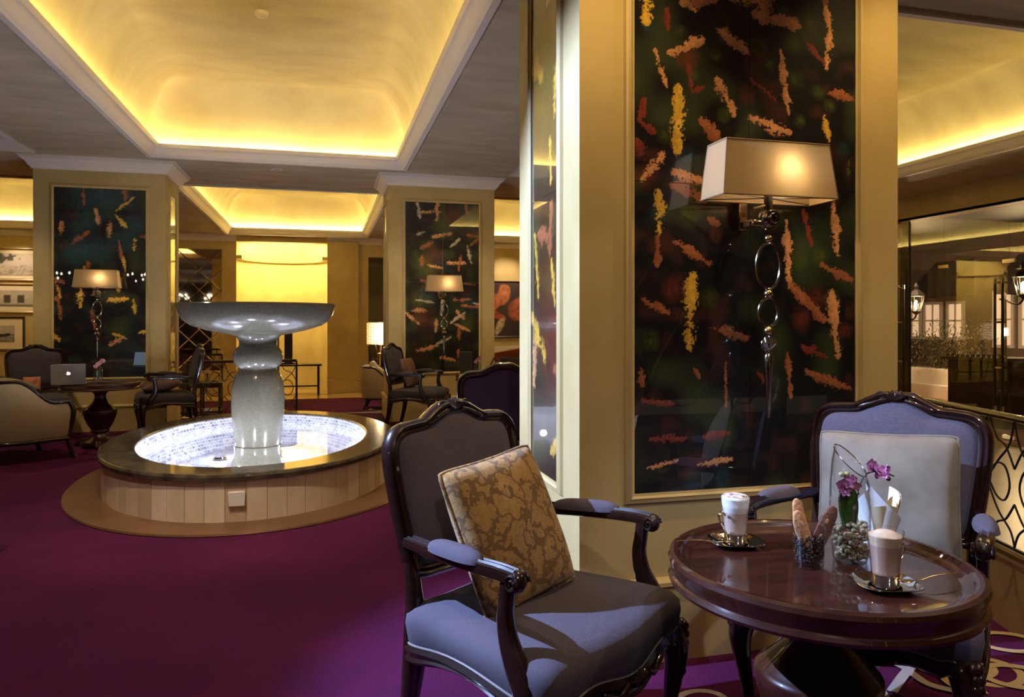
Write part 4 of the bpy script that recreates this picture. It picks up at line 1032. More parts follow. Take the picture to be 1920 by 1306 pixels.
def flower(cx, cy, cz, r_, tx, tz, parent, pm='petal', seed=0):
    rr = random.Random(seed)
    F = bpy.data.objects.new('flower', None); COL.objects.link(F); F.parent = parent; F.location = (cx, cy, cz); F.rotation_euler = (tx, 0, tz)
    for k in range(5):
        o = petal_mesh(r_ * rr.uniform(.9, 1.1), r_ * (.52 if k in (1, 4) else .36), .25 * r_).build('petal', pm, F, 70, fix=False); o.rotation_euler = (.15, k * 2 * PI / 5, 0)
    o = MB().ell((0, -.10 * r_, -.05 * r_), (.16 * r_, .22 * r_, .2 * r_), 9, 6).ell((0, -.2 * r_, -.25 * r_), (.2 * r_, .1 * r_, .16 * r_), 9, 6).build('lip', 'petal', F, 70)
for i, (a, b, z, r_) in enumerate(((-.026, -.012, .118, .018), (-.012, -.014, .122, .018), (.006, -.010, .112, .017), (-.018, -.012, .100, .016), (.002, -.008, .128, .014))):
    flower(*camx(a, b, z), r_, random.Random(i).uniform(-.5, .5), -YAW + random.Random(i + 9).uniform(-.8, .8), oc, 'petal' if i % 3 != 2 else 'petal_pink', i)
for i, (a, b, z, r_) in enumerate(((.052, -.004, .164, .019), (.066, -.006, .155, .017), (.078, -.012, .147, .018), (.090, -.010, .150, .019), (.062, -.008, .140, .013))):
    flower(*camx(a, b, z), r_, random.Random(i + 30).uniform(-.6, .4), -YAW + random.Random(i + 19).uniform(-.9, .9), oc, 'petal' if i % 2 else 'petal', i + 50)
for (a, z) in ((-.026, .142), (-.012, .143)): MB().ell(camx(a, -.008, z), (.008, .007, .007), 10, 7).build('bud', 'bud', oc, 60)
MB().ell(camx(.094, -.012, .131), (.006, .005, .006), 10, 7).build('bud', 'stem', oc, 60)

# napkins folded in a tumbler
g = thing('napkin_glass', 'clear tumbler behind the vase holding folded napkins', 'glass', (1.455, 1.655, TZ)); tumbler(g, .10, .036, .0405)
def napkin(label, a0, a1, tips, off, mat_='napkin'):
    nk = thing('napkin', label, 'napkin', (1.455, 1.655, TZ + .012))
    mb = MB(); n_ = 17
    def f(u, v_):
        a = a0 + (a1 - a0) * u; top = np.interp(u, [0, .25, .5, .75, 1], tips); r_ = (.031 + .024 * v_ ** 1.5 + off) * (1 + .06 * math.sin(u * 9))
        return (r_ * math.cos(a), r_ * math.sin(a), v_ * top)
    mb.grid(f, n_, 8); n0 = len(mb.v); mb.v += [(x * .94, y * .94, z) for x, y, z in mb.v[:n0]]; mb.f += [tuple(i + n0 for i in reversed(q_)) for q_ in mb.f]
    mb.build('fold', mat_, nk, 50)
    mb = MB(); mb.grid(lambda u, v_: (lambda a, r_: (r_ * math.cos(a), r_ * math.sin(a), v_ * np.interp(u, [0, .5, 1], (tips[2], max(tips) * .9, tips[3]))))(a0 + .5 + (a1 - a0) * .5 * u, .02 + .014 * v_), 9, 6); mb.build('fold', mat_, nk, 50)
napkin('cream napkin folded in the tumbler with its point to the right', R(-150), R(20), (.120, .130, .118, .145, .160), 0)
napkin('white napkin folded in the tumbler with its tall point to the left', R(130), R(290), (.10, .13, .175, .13, .09), .004, 'napkin_white')
# ================================================================== FAR FURNITURE
# cream tub chair with the laptop table
def tub_chair(label, loc, rotz, scale=1, name='tub_chair', pillow=False):
    t = thing(name, label, 'armchair', loc, rotz, None, scale)
    path = [(.33, .30), (.335, .12), (.33, -.06), (.27, -.24), (.14, -.32), (0, -.34), (-.14, -.32), (-.27, -.24), (-.33, -.06), (-.335, .12), (-.33, .30)]
    P = catmull(path, 5); n = len(P)
    def top(i):
        y = P[i][1]; k = max(0, min(1, (.16 - y) / .30)); k = k * k * (3 - 2 * k); return .53 + .21 * k
    mb = MB(); vs = []
    for i in range(n):
        x, y = P[i]; h_ = top(i); l = math.hypot(x, y)
        for (e, z) in ((0, .20), (.015, .22), (.03 + .03 * (h_ - .5), h_ - .02), (-.01, h_), (-.06, h_ - .03), (-.06, .24)):
            k = 1 + e / l; vs.append((x * k, y * k, z))
    fs = [(i * 6 + a, i * 6 + 6 + a, i * 6 + 6 + (a + 1) % 6, i * 6 + (a + 1) % 6) for i in range(n - 1) for a in range(6)] + [tuple(range(6)), tuple((n - 1) * 6 + a for a in range(6))]
    mb.add(vs, fs).build('shell', 'fabric_cream', t, 50)
    tp = [(P[i][0] * 1.05, P[i][1] * 1.05, top(i) + .002) for i in range(n)]
    MB().tube(tp, .022, 8, flat=.8).build('top_rail', 'dark_wood', t, 60)
    MB().tube([(P[i][0] * 1.0, P[i][1] * 1.0, .19) for i in range(n)] , .02, 8).build('base_rail', 'dark_wood', t, 60)
    mb = MB()
    so = [(x * .86, y * .88 + .01) for x, y in P] + [(-.15, .36), (.15, .36)]
    q = len(so); vs = []
    for (k, z) in ((.98, .24), (1, .27), (1, .40), (.96, .43), (.6, .45)): vs += [(x * k, y * k, z) for x, y in so]
    mb.add(vs, [(i * q + a, i * q + (a + 1) % q, (i + 1) * q + (a + 1) % q, (i + 1) * q + a) for i in range(4) for a in range(q)] + [tuple(4 * q + a for a in range(q)), tuple(reversed(range(q)))]).build('seat', 'fabric_cream', t, 50)
    for s in (-1, 1):
        MB().tube(catmull([(s * .345, .30, .53), (s * .35, .335, .44), (s * .335, .32, .30), (s * .325, .30, .18), (s * .335, .33, .06), (s * .345, .35, 0)], 4), [.026] * 8 + [.022] * 13, 8).build('leg', 'dark_wood', t, 60)
        MB().tube(catmull([(s * .22, -.24, .20), (s * .23, -.26, .10), (s * .25, -.31, 0)], 4), [.024] * 5 + [.016] * 4, 8).build('leg', 'dark_wood', t, 60)
    if pillow: pass
    return t
TUB = tub_chair('cream tub chair with dark wood rail at the left edge beside the laptop table', (-2.74, 7.66, .0085), R(-48), 1.0)
dup(TUB, (1.06, 13.55, LOW + .012), R(-100), 'cream tub chair with loose pillow under the crystal lamp', scale=1.02)
cushion('cream pillow upright in the far tub chair', .44, .42, .14, 'fabric_cream', on_chair((1.06, 13.55, LOW + .012), R(-100), 0, -.14, .66, R(14)), edge=False)
cushion('olive cushion lying along the cream chair at the far left', .50, .30, .12, 'fabric_olive', on_chair((-2.98, 7.95, 0), R(-20), -.02, .1, .66, R(75)), edge=False)
cushion('small rust cushion in the dark chair at the far left', .17, .16, .08, 'fabric_coral', on_chair((-3.02, 8.95, CZ), R(-162), .03, .0, .60, R(15)), edge=False)
# laptop: lid seen from behind, bright screen turned to the column glass
lp = thing('laptop', 'open silver laptop with glowing logo on its lid', 'laptop', (-2.40, 7.98, .0085 + .664), R(194), scale=.85)
MB().bbox(-.17, -.12, 0, .17, .12, .014, .003).build('base', 'silver', lp)
MB().box(-.15, -.10, .014, .15, .02, .0155).build('keyboard', 'iron', lp, 0)
lid = bpy.data.objects.new('lid', None); COL.objects.link(lid); lid.parent = lp; lid.location = (0, .12, .012); lid.rotation_euler = (R(-16), 0, 0)
MB().bbox(-.17, -.004, 0, .17, .006, .235, .003).build('lid_shell', 'silver', lid)
MB().box(-.158, -.0055, .012, .158, -.0045, .225).build('screen', 'screen', lid, 0)
# lit emblem on the lid: a bitten fruit with a leaf
pts = []
for k in range(40):
    a = 2 * PI * k / 40; r_ = .019 * (1 + .10 * math.cos(2 * a) * (1 if math.sin(a) > 0 else .6) - .18 * max(0, math.sin(a)) ** 8 - .10 * max(0, -math.sin(a)) ** 8)
    x, z = r_ * math.cos(a), r_ * math.sin(a)
    d = math.hypot(x - .024, z - .003)
    if d < .0105: x, z = .024 + (x - .024) / d * -.0 - math.sqrt(max(0, .0105 ** 2 - (z - .003) ** 2)), z
    pts.append((x, .0068, z + .125))
lf = [(.001, .0068, .1465), (.006, .0068, .1475), (.008, .0068, .1535), (.003, .0068, .152)]
MB().add(pts, [tuple(range(40))]).add(lf, [(0, 1, 2, 3)]).build('emblem', 'glow_white', lid, 0)
def bud_vase(label, olabel, loc, fl='petal_pink', h_=.17):
    v = thing('bud_vase', label, 'vase', loc)
    MB().lathe([(0, 0), (.03, 0), (.036, .01), (.043, .07), (.04, .13), (.032, h_), (.030, h_), (.038, .13), (.041, .07), (.033, .014), (0, .01)], 28).build('glass_body', 'glass', v, 60)
    mb = MB(); rb = random.Random(2)
    for k in range(60):
        r_ = .03 * math.sqrt(rb.random()); a = rb.random() * 7; mb.ell((r_ * math.cos(a), r_ * math.sin(a), .014 + .04 * rb.random()), (.007, .006, .006), 6, 5)
    tag(mb.build('pebbles', 'pebble', v, 60), kind='stuff')
    o = thing('orchid', olabel, 'plant', (loc[0], loc[1], loc[2] + .05))
    for a in (-.3, .5, 2.2):
        mb = MB(); mb.grid(lambda u, v_: tuple(Matrix.Rotation(a, 3, 'Z') @ Vector(((u - .5) * .03 * math.sin(PI * (.15 + .8 * v_)), .015 * v_, .10 * v_))), 5, 8); mb.build('leaf', 'leaf', o, 60, fix=False)
    MB().tube(catmull([(0, 0, 0), (.004, 0, .08), (.01, 0, .14), (.035, 0, .18)], 5), .002, 6).build('flower_stem', 'stem', o, 60)
    for i, (a, z) in enumerate(((-.02, .125), (.0, .15), (.02, .165), (.035, .185), (.05, .18))): flower(a, -.01, z, .024, 0, .3 * i, o, fl, i)
bud_vase('glass vase of pebbles beside the laptop', 'pink orchid sprig in the vase beside the laptop', (-2.22, 8.27, .0085 + .6415))
bud_vase('glass vase between the dark menu stands', 'pink orchid sprig between the dark menu stands', (1.72, 8.20, .0085 + .6415))
def menu_stand(label, loc, rotz, w=.20, h_=.28, lean=.22):
    t = thing('menu_stand', label, 'menu stand', loc, rotz)
    MB().add([(-w / 2, -lean / 2, 0), (w / 2, -lean / 2, 0), (w / 2, -.008, h_), (-w / 2, -.008, h_), (-w / 2, -lean / 2 + .012, 0), (w / 2, -lean / 2 + .012, 0), (w / 2, .0, h_ - .01), (-w / 2, .0, h_ - .01)], [(0, 1, 2, 3), (7, 6, 5, 4), (0, 4, 5, 1), (1, 5, 6, 2), (2, 6, 7, 3), (3, 7, 4, 0)]).build('front_board', 'black_wood', t, 0)
    MB().add([(-w / 2, lean / 2, 0), (w / 2, lean / 2, 0), (w / 2, .008, h_), (-w / 2, .008, h_), (-w / 2, lean / 2 - .012, 0), (w / 2, lean / 2 - .012, 0), (w / 2, .0, h_ - .01), (-w / 2, .0, h_ - .01)], [(0, 1, 2, 3), (7, 6, 5, 4), (0, 4, 5, 1), (1, 5, 6, 2), (2, 6, 7, 3), (3, 7, 4, 0)]).build('rear_board', 'black_wood', t, 0)
    MB().tube([(-w / 2, 0, h_), (w / 2, 0, h_)], .008, 8).build('hinge', 'iron', t)
menu_stand('tall dark menu stand left of the flower vase on the right table', (1.62, 8.36, .0085 + .6415), R(-15), .13, .28, .10)
menu_stand('wide dark tent menu right of the flower vase on the right table', (1.92, 8.22, .0085 + .6415), R(80), .16, .21, .22)
# coral sofa with dark cushion beyond the right column
so = thing('sofa', 'coral upholstered sofa beyond the right column', 'sofa', (3.25, 10.1, CZ), R(170))
MB().bbox(-.8, -.35, .16, .8, .40, .42, .03).build('seat', 'fabric_coral', so)
mb = MB(); mb.grid(lambda u, v_: ((u - .5) * 1.7, -.34 - .10 * v_ - .10 * math.sin(v_ * PI), .2 + v_ * (.62 + .10 * math.sin(u * PI))), 20, 8); n0 = len(mb.v)
mb.v += [(x, y + .14, z - .01) for x, y, z in mb.v]; mb.f += [tuple(i + n0 for i in reversed(f_)) for f_ in mb.f]
for k in range(19): mb.f.append((7 * 20 + k, 7 * 20 + k + 1, n0 + 7 * 20 + k + 1, n0 + 7 * 20 + k))
for k in range(7): mb.f.append((k * 20, (k + 1) * 20, n0 + (k + 1) * 20, n0 + k * 20)); mb.f.append((k * 20 + 19, (k + 1) * 20 + 19, n0 + (k + 1) * 20 + 19, n0 + k * 20 + 19))
mb.build('backrest', 'fabric_coral', so, 50)
for s in (-1, 1):
    MB().bbox(s * .72 if s > 0 else -.86, -.36, .16, .86 if s > 0 else -.72, .40, .60, .04).build('arm', 'fabric_coral', so)
    for y_ in (-.3, .34): MB().lathe([(.018, 0), (.026, .16)], 12, (s * .72, y_, 0)).build('leg', 'dark_wood', so)
cushion('dark cushion on the coral sofa', .5, .34, .14, 'fabric_dark', on_chair((3.25, 10.1, CZ), R(170), .55, -.1, .60, R(14)), edge=False)
# crystal lamp on a tripod by the back wall
fl = thing('floor_lamp', 'tripod lamp with glowing crystal drum shade by the back wall', 'floor lamp', (1.10, 14.6, LOW + .012))
for k in range(3):
    a = k * 2 * PI / 3 + .4; MB().tube([(.22 * math.cos(a), .22 * math.sin(a), 0), (.03 * math.cos(a), .03 * math.sin(a), .95)], .014, 8).build('leg', 'brass', fl)
MB().lathe([(.05, .93), (.06, .95), (.05, .97), (.012, .98), (.012, 1.12)], 16).build('hub', 'brass', fl)
for k in range(5):
    a = k * 2 * PI / 5; MB().tube([(.05 * math.cos(a), .05 * math.sin(a), .96), (.12 * math.cos(a), .12 * math.sin(a), 1.16)], .006, 6).build('arm', 'brass', fl)
core = MB().lathe([(.2, 1.14), (.2, 1.56)], 32, close=False).build('shade', 'glow_white', fl, 60)
for k in range(26):
    a = 2 * PI * k / 26
    for j in range(7):
        MB().bbox(-.027, -.006, -.026, .027, .006, .026, .005).build('crystal', 'crystal', core, 0, loc=(.255 * math.cos(a), .255 * math.sin(a), 1.17 + j * .06), rotz=a + PI / 2) if j == 0 and k == 0 else None
        if j or k:
            o = bpy.data.objects.new('crystal', bpy.data.meshes['crystal']); COL.objects.link(o); o.parent = core; o.location = (.255 * math.cos(a), .255 * math.sin(a), 1.17 + j * .06); o.rotation_euler = (0, 0, a + PI / 2)
for z_ in (1.135, 1.565): MB().tube([(.255 * math.cos(k * PI / 16), .255 * math.sin(k * PI / 16), z_) for k in range(32)], .006, 6, closed=True).build('shade_ring', 'brass', fl)
point('lamp_light', (1.10, 14.6 - .34, 1.05), 14, (1, .8, .5), .1)
# second drum lamp behind the fountain bowl, its top just above the rim
f2 = thing('floor_lamp', 'dark rimmed drum lamp peeking over the fountain bowl before the niche', 'floor lamp', (-.86, 15.3, LOW + .006))
MB().lathe([(0, 0), (.18, 0), (.18, .02), (.03, .04), (.018, .06), (.018, 1.42), (0, 1.42)], 20).build('stand', 'black_wood', f2)
MB().lathe([(.36, 1.38), (.36, 1.93)], 32).build('shade', 'shade', f2, 60)
MB().tube([(.36 * math.cos(k * PI / 16), .36 * math.sin(k * PI / 16), 1.94) for k in range(32)], .012, 6, closed=True).build('top_ring', 'iron', f2)
# small side table by the cream chair
sd = thing('side_table', 'small pale topped side table beside the far tub chair', 'table', (1.45, 13.02, LOW + .012))
MB().lathe([(0, .55), (.22, .55), (.23, .56), (.22, .575), (0, .575)], 32).build('table_top', 'fabric_cream', sd)
for k in range(4):
    a = k * PI / 2 + .5; MB().tube([(.16 * math.cos(a), .16 * math.sin(a), .55), (.18 * math.cos(a), .18 * math.sin(a), 0)], .014, 8).build('leg', 'black_wood', sd)
# table in the niche
nt_ = thing('console_table', 'dark narrow table standing before the yellow niche', 'table', (-.52, 16.6, LOW + .006))
MB().bbox(-.5, -.28, .63, .5, .28, .67, .006).build('table_top', 'black_wood', nt_)
for sx in (-1, 1):
    for sy in (-1, 1): MB().bbox(sx * .43 - .025, sy * .22 - .025, 0, sx * .43 + .025, sy * .22 + .025, .63, .004).build('leg', 'black_wood', nt_)
    MB().bbox(sx * .43 - .018, -.2, .16, sx * .43 + .018, .2, .20, .004).build('stretcher', 'black_wood', nt_)
MB().bbox(-.42, -.02, .165, .42, .02, .195, .004).build('stretcher', 'black_wood', nt_)
sg = thing('menu_board', 'slim dark upright board standing on the niche table', 'board', (-.72, 16.55, LOW + .676))
MB().bbox(-.14, -.02, 0, .14, .02, .03, .004).build('foot', 'black_wood', sg); MB().bbox(-.085, -.012, .03, .085, .012, .85, .004).build('panel', 'black_wood', sg)
# low bench table with folders beside the platform rail
bt = thing('bench_table', 'low dark bench with lower shelf behind the fountain on the left', 'table', (-2.02, 12.7, LOW + .012), R(4))
MB().bbox(-.45, -.26, .52, .45, .26, .60, .006).build('table_top', 'black_wood', bt); MB().bbox(-.42, -.24, .12, .42, .24, .15, .006).build('shelf', 'black_wood', bt)
for sx in (-.4, -.13, .13, .4):
    for sy in (-1, 1): MB().bbox(sx - .018, sy * .22 - .018, 0, sx + .018, sy * .22 + .018, .52, .003).build('leg', 'black_wood', bt)
menu_stand('black folder standing on the low bench behind the fountain', (-2.10, 12.62, LOW + .612), R(8), .16, .30, .08)
bud_vase('glass vase on the low bench behind the fountain', 'small orchid in the vase on the low bench', (-1.80, 12.6, LOW + .612), 'bud')

# ---------------------------------------------------------------- railings: iron scrolls under a wooden rail
def railing(label, a, b, z0, h_, unit=.5, name='railing'):
    A, B = Vector((*a, z0)), Vector((*b, z0)); L = (B - A).length; d = (B - A).normalized(); rz = math.atan2(d.y, d.x)
    t = thing(name, label, 'railing', A, rz)
    MB().tube([(0, 0, h_), (L, 0, h_)], (.028), 10, flat=.75).build('handrail', 'dark_wood', t)
    MB().bbox(0, -.008, .03, L, .008, .045, .002).build('bottom_bar', 'iron', t)
    n = max(1, round(L / unit)); u = L / n; m = h_ - .06
    def S(pts, r=.006): return MB().tube(catmull([(p[0] * u, 0, .045 + p[1] * m) for p in pts], 6), r, 6)
    proto = None
    for k in range(n):
        sh = [[(0, 1), (.10, .80), (.30, .66), (.47, .52), (.53, .40), (.70, .24), (.92, .12), (1, 0)],
              [(1, 1), (.90, .80), (.70, .66), (.53, .52), (.47, .40), (.30, .24), (.08, .12), (0, 0)],
              [(.5, .48), (.36, .62), (.18, .62), (.09, .48), (.18, .35), (.34, .36), (.5, .48)],
              [(.5, .48), (.64, .62), (.82, .62), (.91, .48), (.82, .35), (.66, .36), (.5, .48)],
              [(0, .62), (.16, .78), (.34, .84), (.5, 1.0), (.66, .84), (.84, .78), (1, .62)],
              [(0, .34), (.16, .20), (.34, .14), (.5, 0), (.66, .14), (.84, .20), (1, .34)]]
        for i, s in enumerate(sh):
            if k == 0: o = S(s).build('scroll', 'iron', t, 60); proto = (proto or []) + [o.data]
            else: o = bpy.data.objects.new('scroll', proto[i]); COL.objects.link(o); o.parent = t; o.location = (k * u, 0, 0)
    for x in (0, L):
        MB().bbox(x - .014, -.014, 0, x + .014, .014, h_, .003).build('post', 'iron', t)
railing('curled iron railing with wooden handrail beside the glass front on the right', (3.36, 2.25), (4.66, 6.30), .0, .75)
railing('curled iron railing between left column and fountain at the platform edge', (-1.75, 10.5), (-.35, 10.5), .0, .75, .45)
railing('curled iron railing in front of the left wall mirror', (-4.4, 15.2), (-1.9, 15.2), LOW, .95, .5)
struct(MB().bbox(-1.82, 10.44, 0, -.30, 10.56, .012, .003), 'trim_4', 'travertine')
k0 = [(3.28, 2.27), (4.58, 6.33)]
d = Vector((k0[1][0] - k0[0][0], k0[1][1] - k0[0][1], 0)).normalized(); nv = Vector((d.y, -d.x, 0))
A = Vector((3.30, 2.06, 0)); B = Vector((4.62, 6.18, 0))
struct(MB().add([tuple(p) for p in (A, A + nv * .06, B + nv * .06, B, A + Vector((0, 0, .018)), A + nv * .06 + Vector((0, 0, .018)), B + nv * .06 + Vector((0, 0, .018)), B + Vector((0, 0, .018)))], [(0, 1, 2, 3), (4, 5, 6, 7), (0, 1, 5, 4), (1, 2, 6, 5), (2, 3, 7, 6), (3, 0, 4, 7)]), 'trim_5', 'travertine', ang=0)

# ---------------------------------------------------------------- framed pictures
def framed(label, x0, x1, z0, z1, fn, fm, y=WB, mw=.10, res=60, name='framed_picture'):
    t = thing(name, label, 'picture', ((x0 + x1) / 2, y, (z0 + z1) / 2)); w, h_ = (x1 - x0) / 2, (z1 - z0) / 2
    MB().sweep([(-w, 0, -h_), (w, 0, -h_), (w, 0, h_), (-w, 0, h_)], [(0, 0), (0, .03), (-.012, .035), (-.03, .025), (-.045, .012), (-.045, 0)], (0, -1, 0)).build('frame', fm, t)
    if mw: MB().box(-w + .04, -.012, -h_ + .04, w - .04, -.004, h_ - .04).build('mat_board', 'mat_board', t, 0)
    a, b = w - .045 - mw, h_ - .045 - mw
    paint_grid('print', -a, a, -b, b, res, int(res * b / a), fn, 'print', t, -.016, .003)
def photo_tree(u, v):
    n = vnoise(u + 5, v + 5, .07, 1); n2 = vnoise(u + 5, v + 5, .03, 2)
    g = .42 + .25 * v + .0 * u; g = np.where((v < -.06 + .05 * n), .20 + .25 * n2, g)
    crown = ((u + .1) / .5) ** 2 + ((v - .12) / .16) ** 2 + n * .7 + n2 * .5 < 1.25; g = np.where(crown, .04 + .05 * n2, g)
    g = np.where((abs(u + .1 + v * .2) < .045) & (v < .08), .04, g); return np.stack([g, g * .82, g * .66], 1)
def photo_house(u, v):
    n2 = vnoise(u + 5, v + 5, .04, 3); g = .45 + .1 * n2 + 0 * u
    for c in (-.45, -.15, .2, .45): g = np.where((abs(u - c) < .06) & (v < .08) & (v > -.10), .05 + .05 * n2, g)
    g = np.where((abs(u - .02) < .04), .06, g); g = np.where(v < -.11, .2, g); return np.stack([g, g * .84, g * .68], 1)
def photo_boat(u, v):
    n2 = vnoise(u + 5, v + 5, .05, 4); n3 = vnoise(u * .4 + 5, v + 5, .02, 5); g = np.where(v < 0, .12 + .25 * n3, .40 + .15 * n2)
    hull = (abs(v + .03 - .25 * (u) ** 2) < .035) & (abs(u) < .32); g = np.where(hull, .03, g); g = np.where((abs(v + .0 - .25 * u ** 2) < .008) & (abs(u) < .32), .6, g)
    return np.stack([g, g * .85, g * .7], 1)
framed('framed sepia photograph of a spreading tree, topmost on the left wall', -7.2, -5.45, 2.12, 2.78, photo_tree, 'frame_gold', mw=.06)
framed('framed sepia photograph of old house fronts, middle on the left wall', -7.2, -5.5, 1.47, 2.06, photo_house, 'frame_gold', mw=.09)
framed('dark framed sepia photograph of a moored boat, lowest on the left wall', -7.0, -5.83, .70, 1.40, photo_boat, 'frame_dark', mw=.14)
def art(u, v):
    n = vnoise(u + 5, v + 5, .16, 6); n2 = vnoise(u + 8, v + 2, .05, 7)
    c = np.ones((len(u), 3)) * np.array((.05, .03, .03))
    def lobe(c, cx, cz, rx, rz, rot, col):
        a, b = u - cx, v - cz; x = a * math.cos(rot) + b * math.sin(rot); z = -a * math.sin(rot) + b * math.cos(rot)
        m = np.clip((1.05 - np.sqrt((x / rx) ** 2 + (z / rz) ** 2) - .25 * n) * 6, 0, 1)[:, None]; sh = (.55 + .7 * n2)[:, None]
        return c * (1 - m) + m * np.array(col) * sh
    c = lobe(c, -.55, .15, .35, .22, .5, (.55, .12, .05)); c = lobe(c, -.25, .35, .20, .30, -.3, (.5, .16, .07)); c = lobe(c, -.45, -.12, .30, .10, -.4, (.42, .07, .04))
    c = lobe(c, -.35, -.40, .10, .26, -.4, (.55, .42, .25)); c = lobe(c, .1, 0, .3, .3, 0, (.4, .1, .05)); c = lobe(c, -.6, -.5, .2, .07, 0, (.5, .36, .2)); c = lobe(c, .4, .3, .3, .2, .4, (.6, .2, .1))
    return c
framed('large dark painting of red and coral swirls beyond the right column', 3.55, 5.25, .92, 2.26, art, 'frame_dark', mw=0, res=120, name='painting')
struct(MB().box(3.2, WB - .03, .42, 5.8, WB, .72), 'trim_6', 'moulding', ang=0)

# ---------------------------------------------------------------- chandeliers in the room behind the camera (seen in the glass)
def chandelier(label, loc, n=10):
    t = thing('chandelier', label, 'chandelier', loc)
    MB().lathe([(0, -.25), (.03, -.22), (.06, -.1), (.03, 0), (.05, .1), (.015, .2), (.012, CEIL - loc[2])], 16).build('stem', 'iron', t)
    for k in range(n):
        a = 2 * PI * k / n; r_ = .42 if k % 2 else .28; z = 0 if k % 2 else .14; c, s = math.cos(a), math.sin(a)
        MB().tube(catmull([(.03 * c, .03 * s, z - .05), (r_ * .5 * c, r_ * .5 * s, z - .12), (r_ * c, r_ * s, z)], 5), .008, 6).build('arm', 'iron', t)
        MB().lathe([(0, 0), (.02, .02), (.022, .045), (0, .08)], 10, (r_ * c, r_ * s, z)).build('bulb', 'bulb', t)
    return t
CH = chandelier('many armed iron chandelier mirrored left in the column glass', (-6.25, -2.0, 2.35))
dup(CH, (-4.75, -2.0, 2.35), .2, 'many armed iron chandelier mirrored right in the column glass')
# lattice screen behind the camera: rows of stretched hexagons, mirrored in the near glass
ls_ = thing('lattice_screen', 'open brass lattice screen of hexagons mirrored in the near column glass', 'screen', (1.7, -2.4, 0))
bars = {}
def lbar(a, b, mesh_key):
    if mesh_key not in bars:
        o = MB().tube([(0, 0, 0), (b[0] - a[0], 0, b[1] - a[1])], .013, 6).build('bar', 'frame_gold', ls_, 60); bars[mesh_key] = o.data
    else: o = bpy.data.objects.new('bar', bars[mesh_key]); COL.objects.link(o); o.parent = ls_
    o.location = (a[0], 0, a[1])
for i in range(-4, 5):
    for j in range(4):
        x, z = i * .72 + (.36 if j % 2 else 0), .35 + j * .62
        lbar((x - .15, z), (x + .15, z), 'h')
        lbar((x + .15, z), (x + .36, z + .31), 'd1'); lbar((x - .15, z), (x - .36, z + .31), 'd2'); lbar((x + .36, z + .31), (x + .21, z + .62), 'd3'); lbar((x - .36, z + .31), (x - .21, z + .62), 'd4')
MB().bbox(-3.5, -.03, 0, -3.42, .03, 3.1, .005).build('post', 'black_wood', ls_); MB().bbox(3.42, -.03, 0, 3.5, .03, 3.1, .005).build('post', 'black_wood', ls_)
MB().bbox(-3.5, -.03, 3.0, 3.5, .03, 3.1, .005).build('top_rail', 'black_wood', ls_); MB().bbox(-3.5, -.03, .15, 3.5, .03, .25, .005).build('bottom_rail', 'black_wood', ls_)
# red signal lamps on a dark bar behind the camera
bar = thing('bar_counter', 'dark bar counter with red lights mirrored in the near column glass', 'bar', (2.2, -4.6, 0))
MB().bbox(-1.6, -.3, 0, 1.6, .3, 1.05, .02).build('counter_body', 'black_wood', bar); MB().bbox(-1.7, -.38, 1.05, 1.7, .38, 1.10, .01).build('counter_top', 'dark_wood', bar)
for x in (-1.2, -.7, -.2, .6, 1.1): MB().bbox(x - .1, .305, .9, x + .1, .32, .93, .003).build('red_light', 'red_bulb', bar)
tl = thing('table_lamp', 'small lamp with white shade on the bar behind the camera', 'table lamp', (1.4, -4.6, 1.10))
MB().lathe([(0, 0), (.08, 0), (.09, .1), (.05, .22), (.02, .26), (0, .26)], 20).build('base', 'iron', tl); MB().lathe([(.17, .26), (.09, .46)], 24).build('shade', 'glow_white', tl, 60)

# ================================================================== NIGHT TERRACE BEYOND THE GLASS
struct(MB().box(8.9, 2, LOW - .1, 24, 30, LOW), 'floor', 'terracotta', ang=0)
struct(MB().box(8.9, 2, 2.95, 12.5, 24, 3.1), 'ceiling', 'night_dark', ang=0)
house = thing('house', 'dim house front across the terrace with lit windows', 'building', (15.0, 14, LOW))
MB().box(0, -12, 0, .4, 14, 7).build('wall', 'night_wall', house, 0)
for (y_, z_, w, h_, lit) in ((1.85, 1.15, .50, .95, 1), (1.18, 1.15, .46, .95, 1), (.50, 1.15, .40, .95, 1), (-.80, 1.0, .42, 1.3, 1), (-1.45, 1.0, .42, 1.3, 1)):
    f_ = MB().sweep([(-.0, y_ + w / 2 + .06, z_), (0, y_ - w / 2 - .06, z_), (0, y_ - w / 2 - .06, z_ + h_), (0, y_ + w / 2 + .06, z_ + h_)], [(0, 0), (0, .05), (-.07, .05), (-.07, 0)], (-1, 0, 0)).build('window', 'planter', house)
    MB().box(-.02, y_ - w / 2, z_, -.01, y_ + w / 2, z_ + h_).build('window_pane', 'warm_window' if lit else 'night_dark', f_, 0)
    MB().bbox(-.045, y_ - .02, z_, -.015, y_ + .02, z_ + h_, .004).bbox(-.045, y_ - w / 2, z_ + h_ * .5 - .02, -.015, y_ + w / 2, z_ + h_ * .5 + .02, .004).build('glazing_bar', 'planter', f_, 0)
for (y_, w) in ((.55, 1.1), (-1.9, 1.5)):
    MB().add([(0, y_ - w / 2, 3.1), (0, y_ + w / 2, 3.1), (-.7, y_ + w / 2, 2.45), (-.7, y_ - w / 2, 2.45), (-.7, y_ + w / 2, 2.2), (-.7, y_ - w / 2, 2.2), (0, y_ - w / 2, 2.2), (0, y_ + w / 2, 2.2)], [(0, 1, 2, 3), (3, 2, 4, 5), (0, 3, 5, 6), (1, 7, 4, 2)]).build('awning', 'night_dark', house, 0)
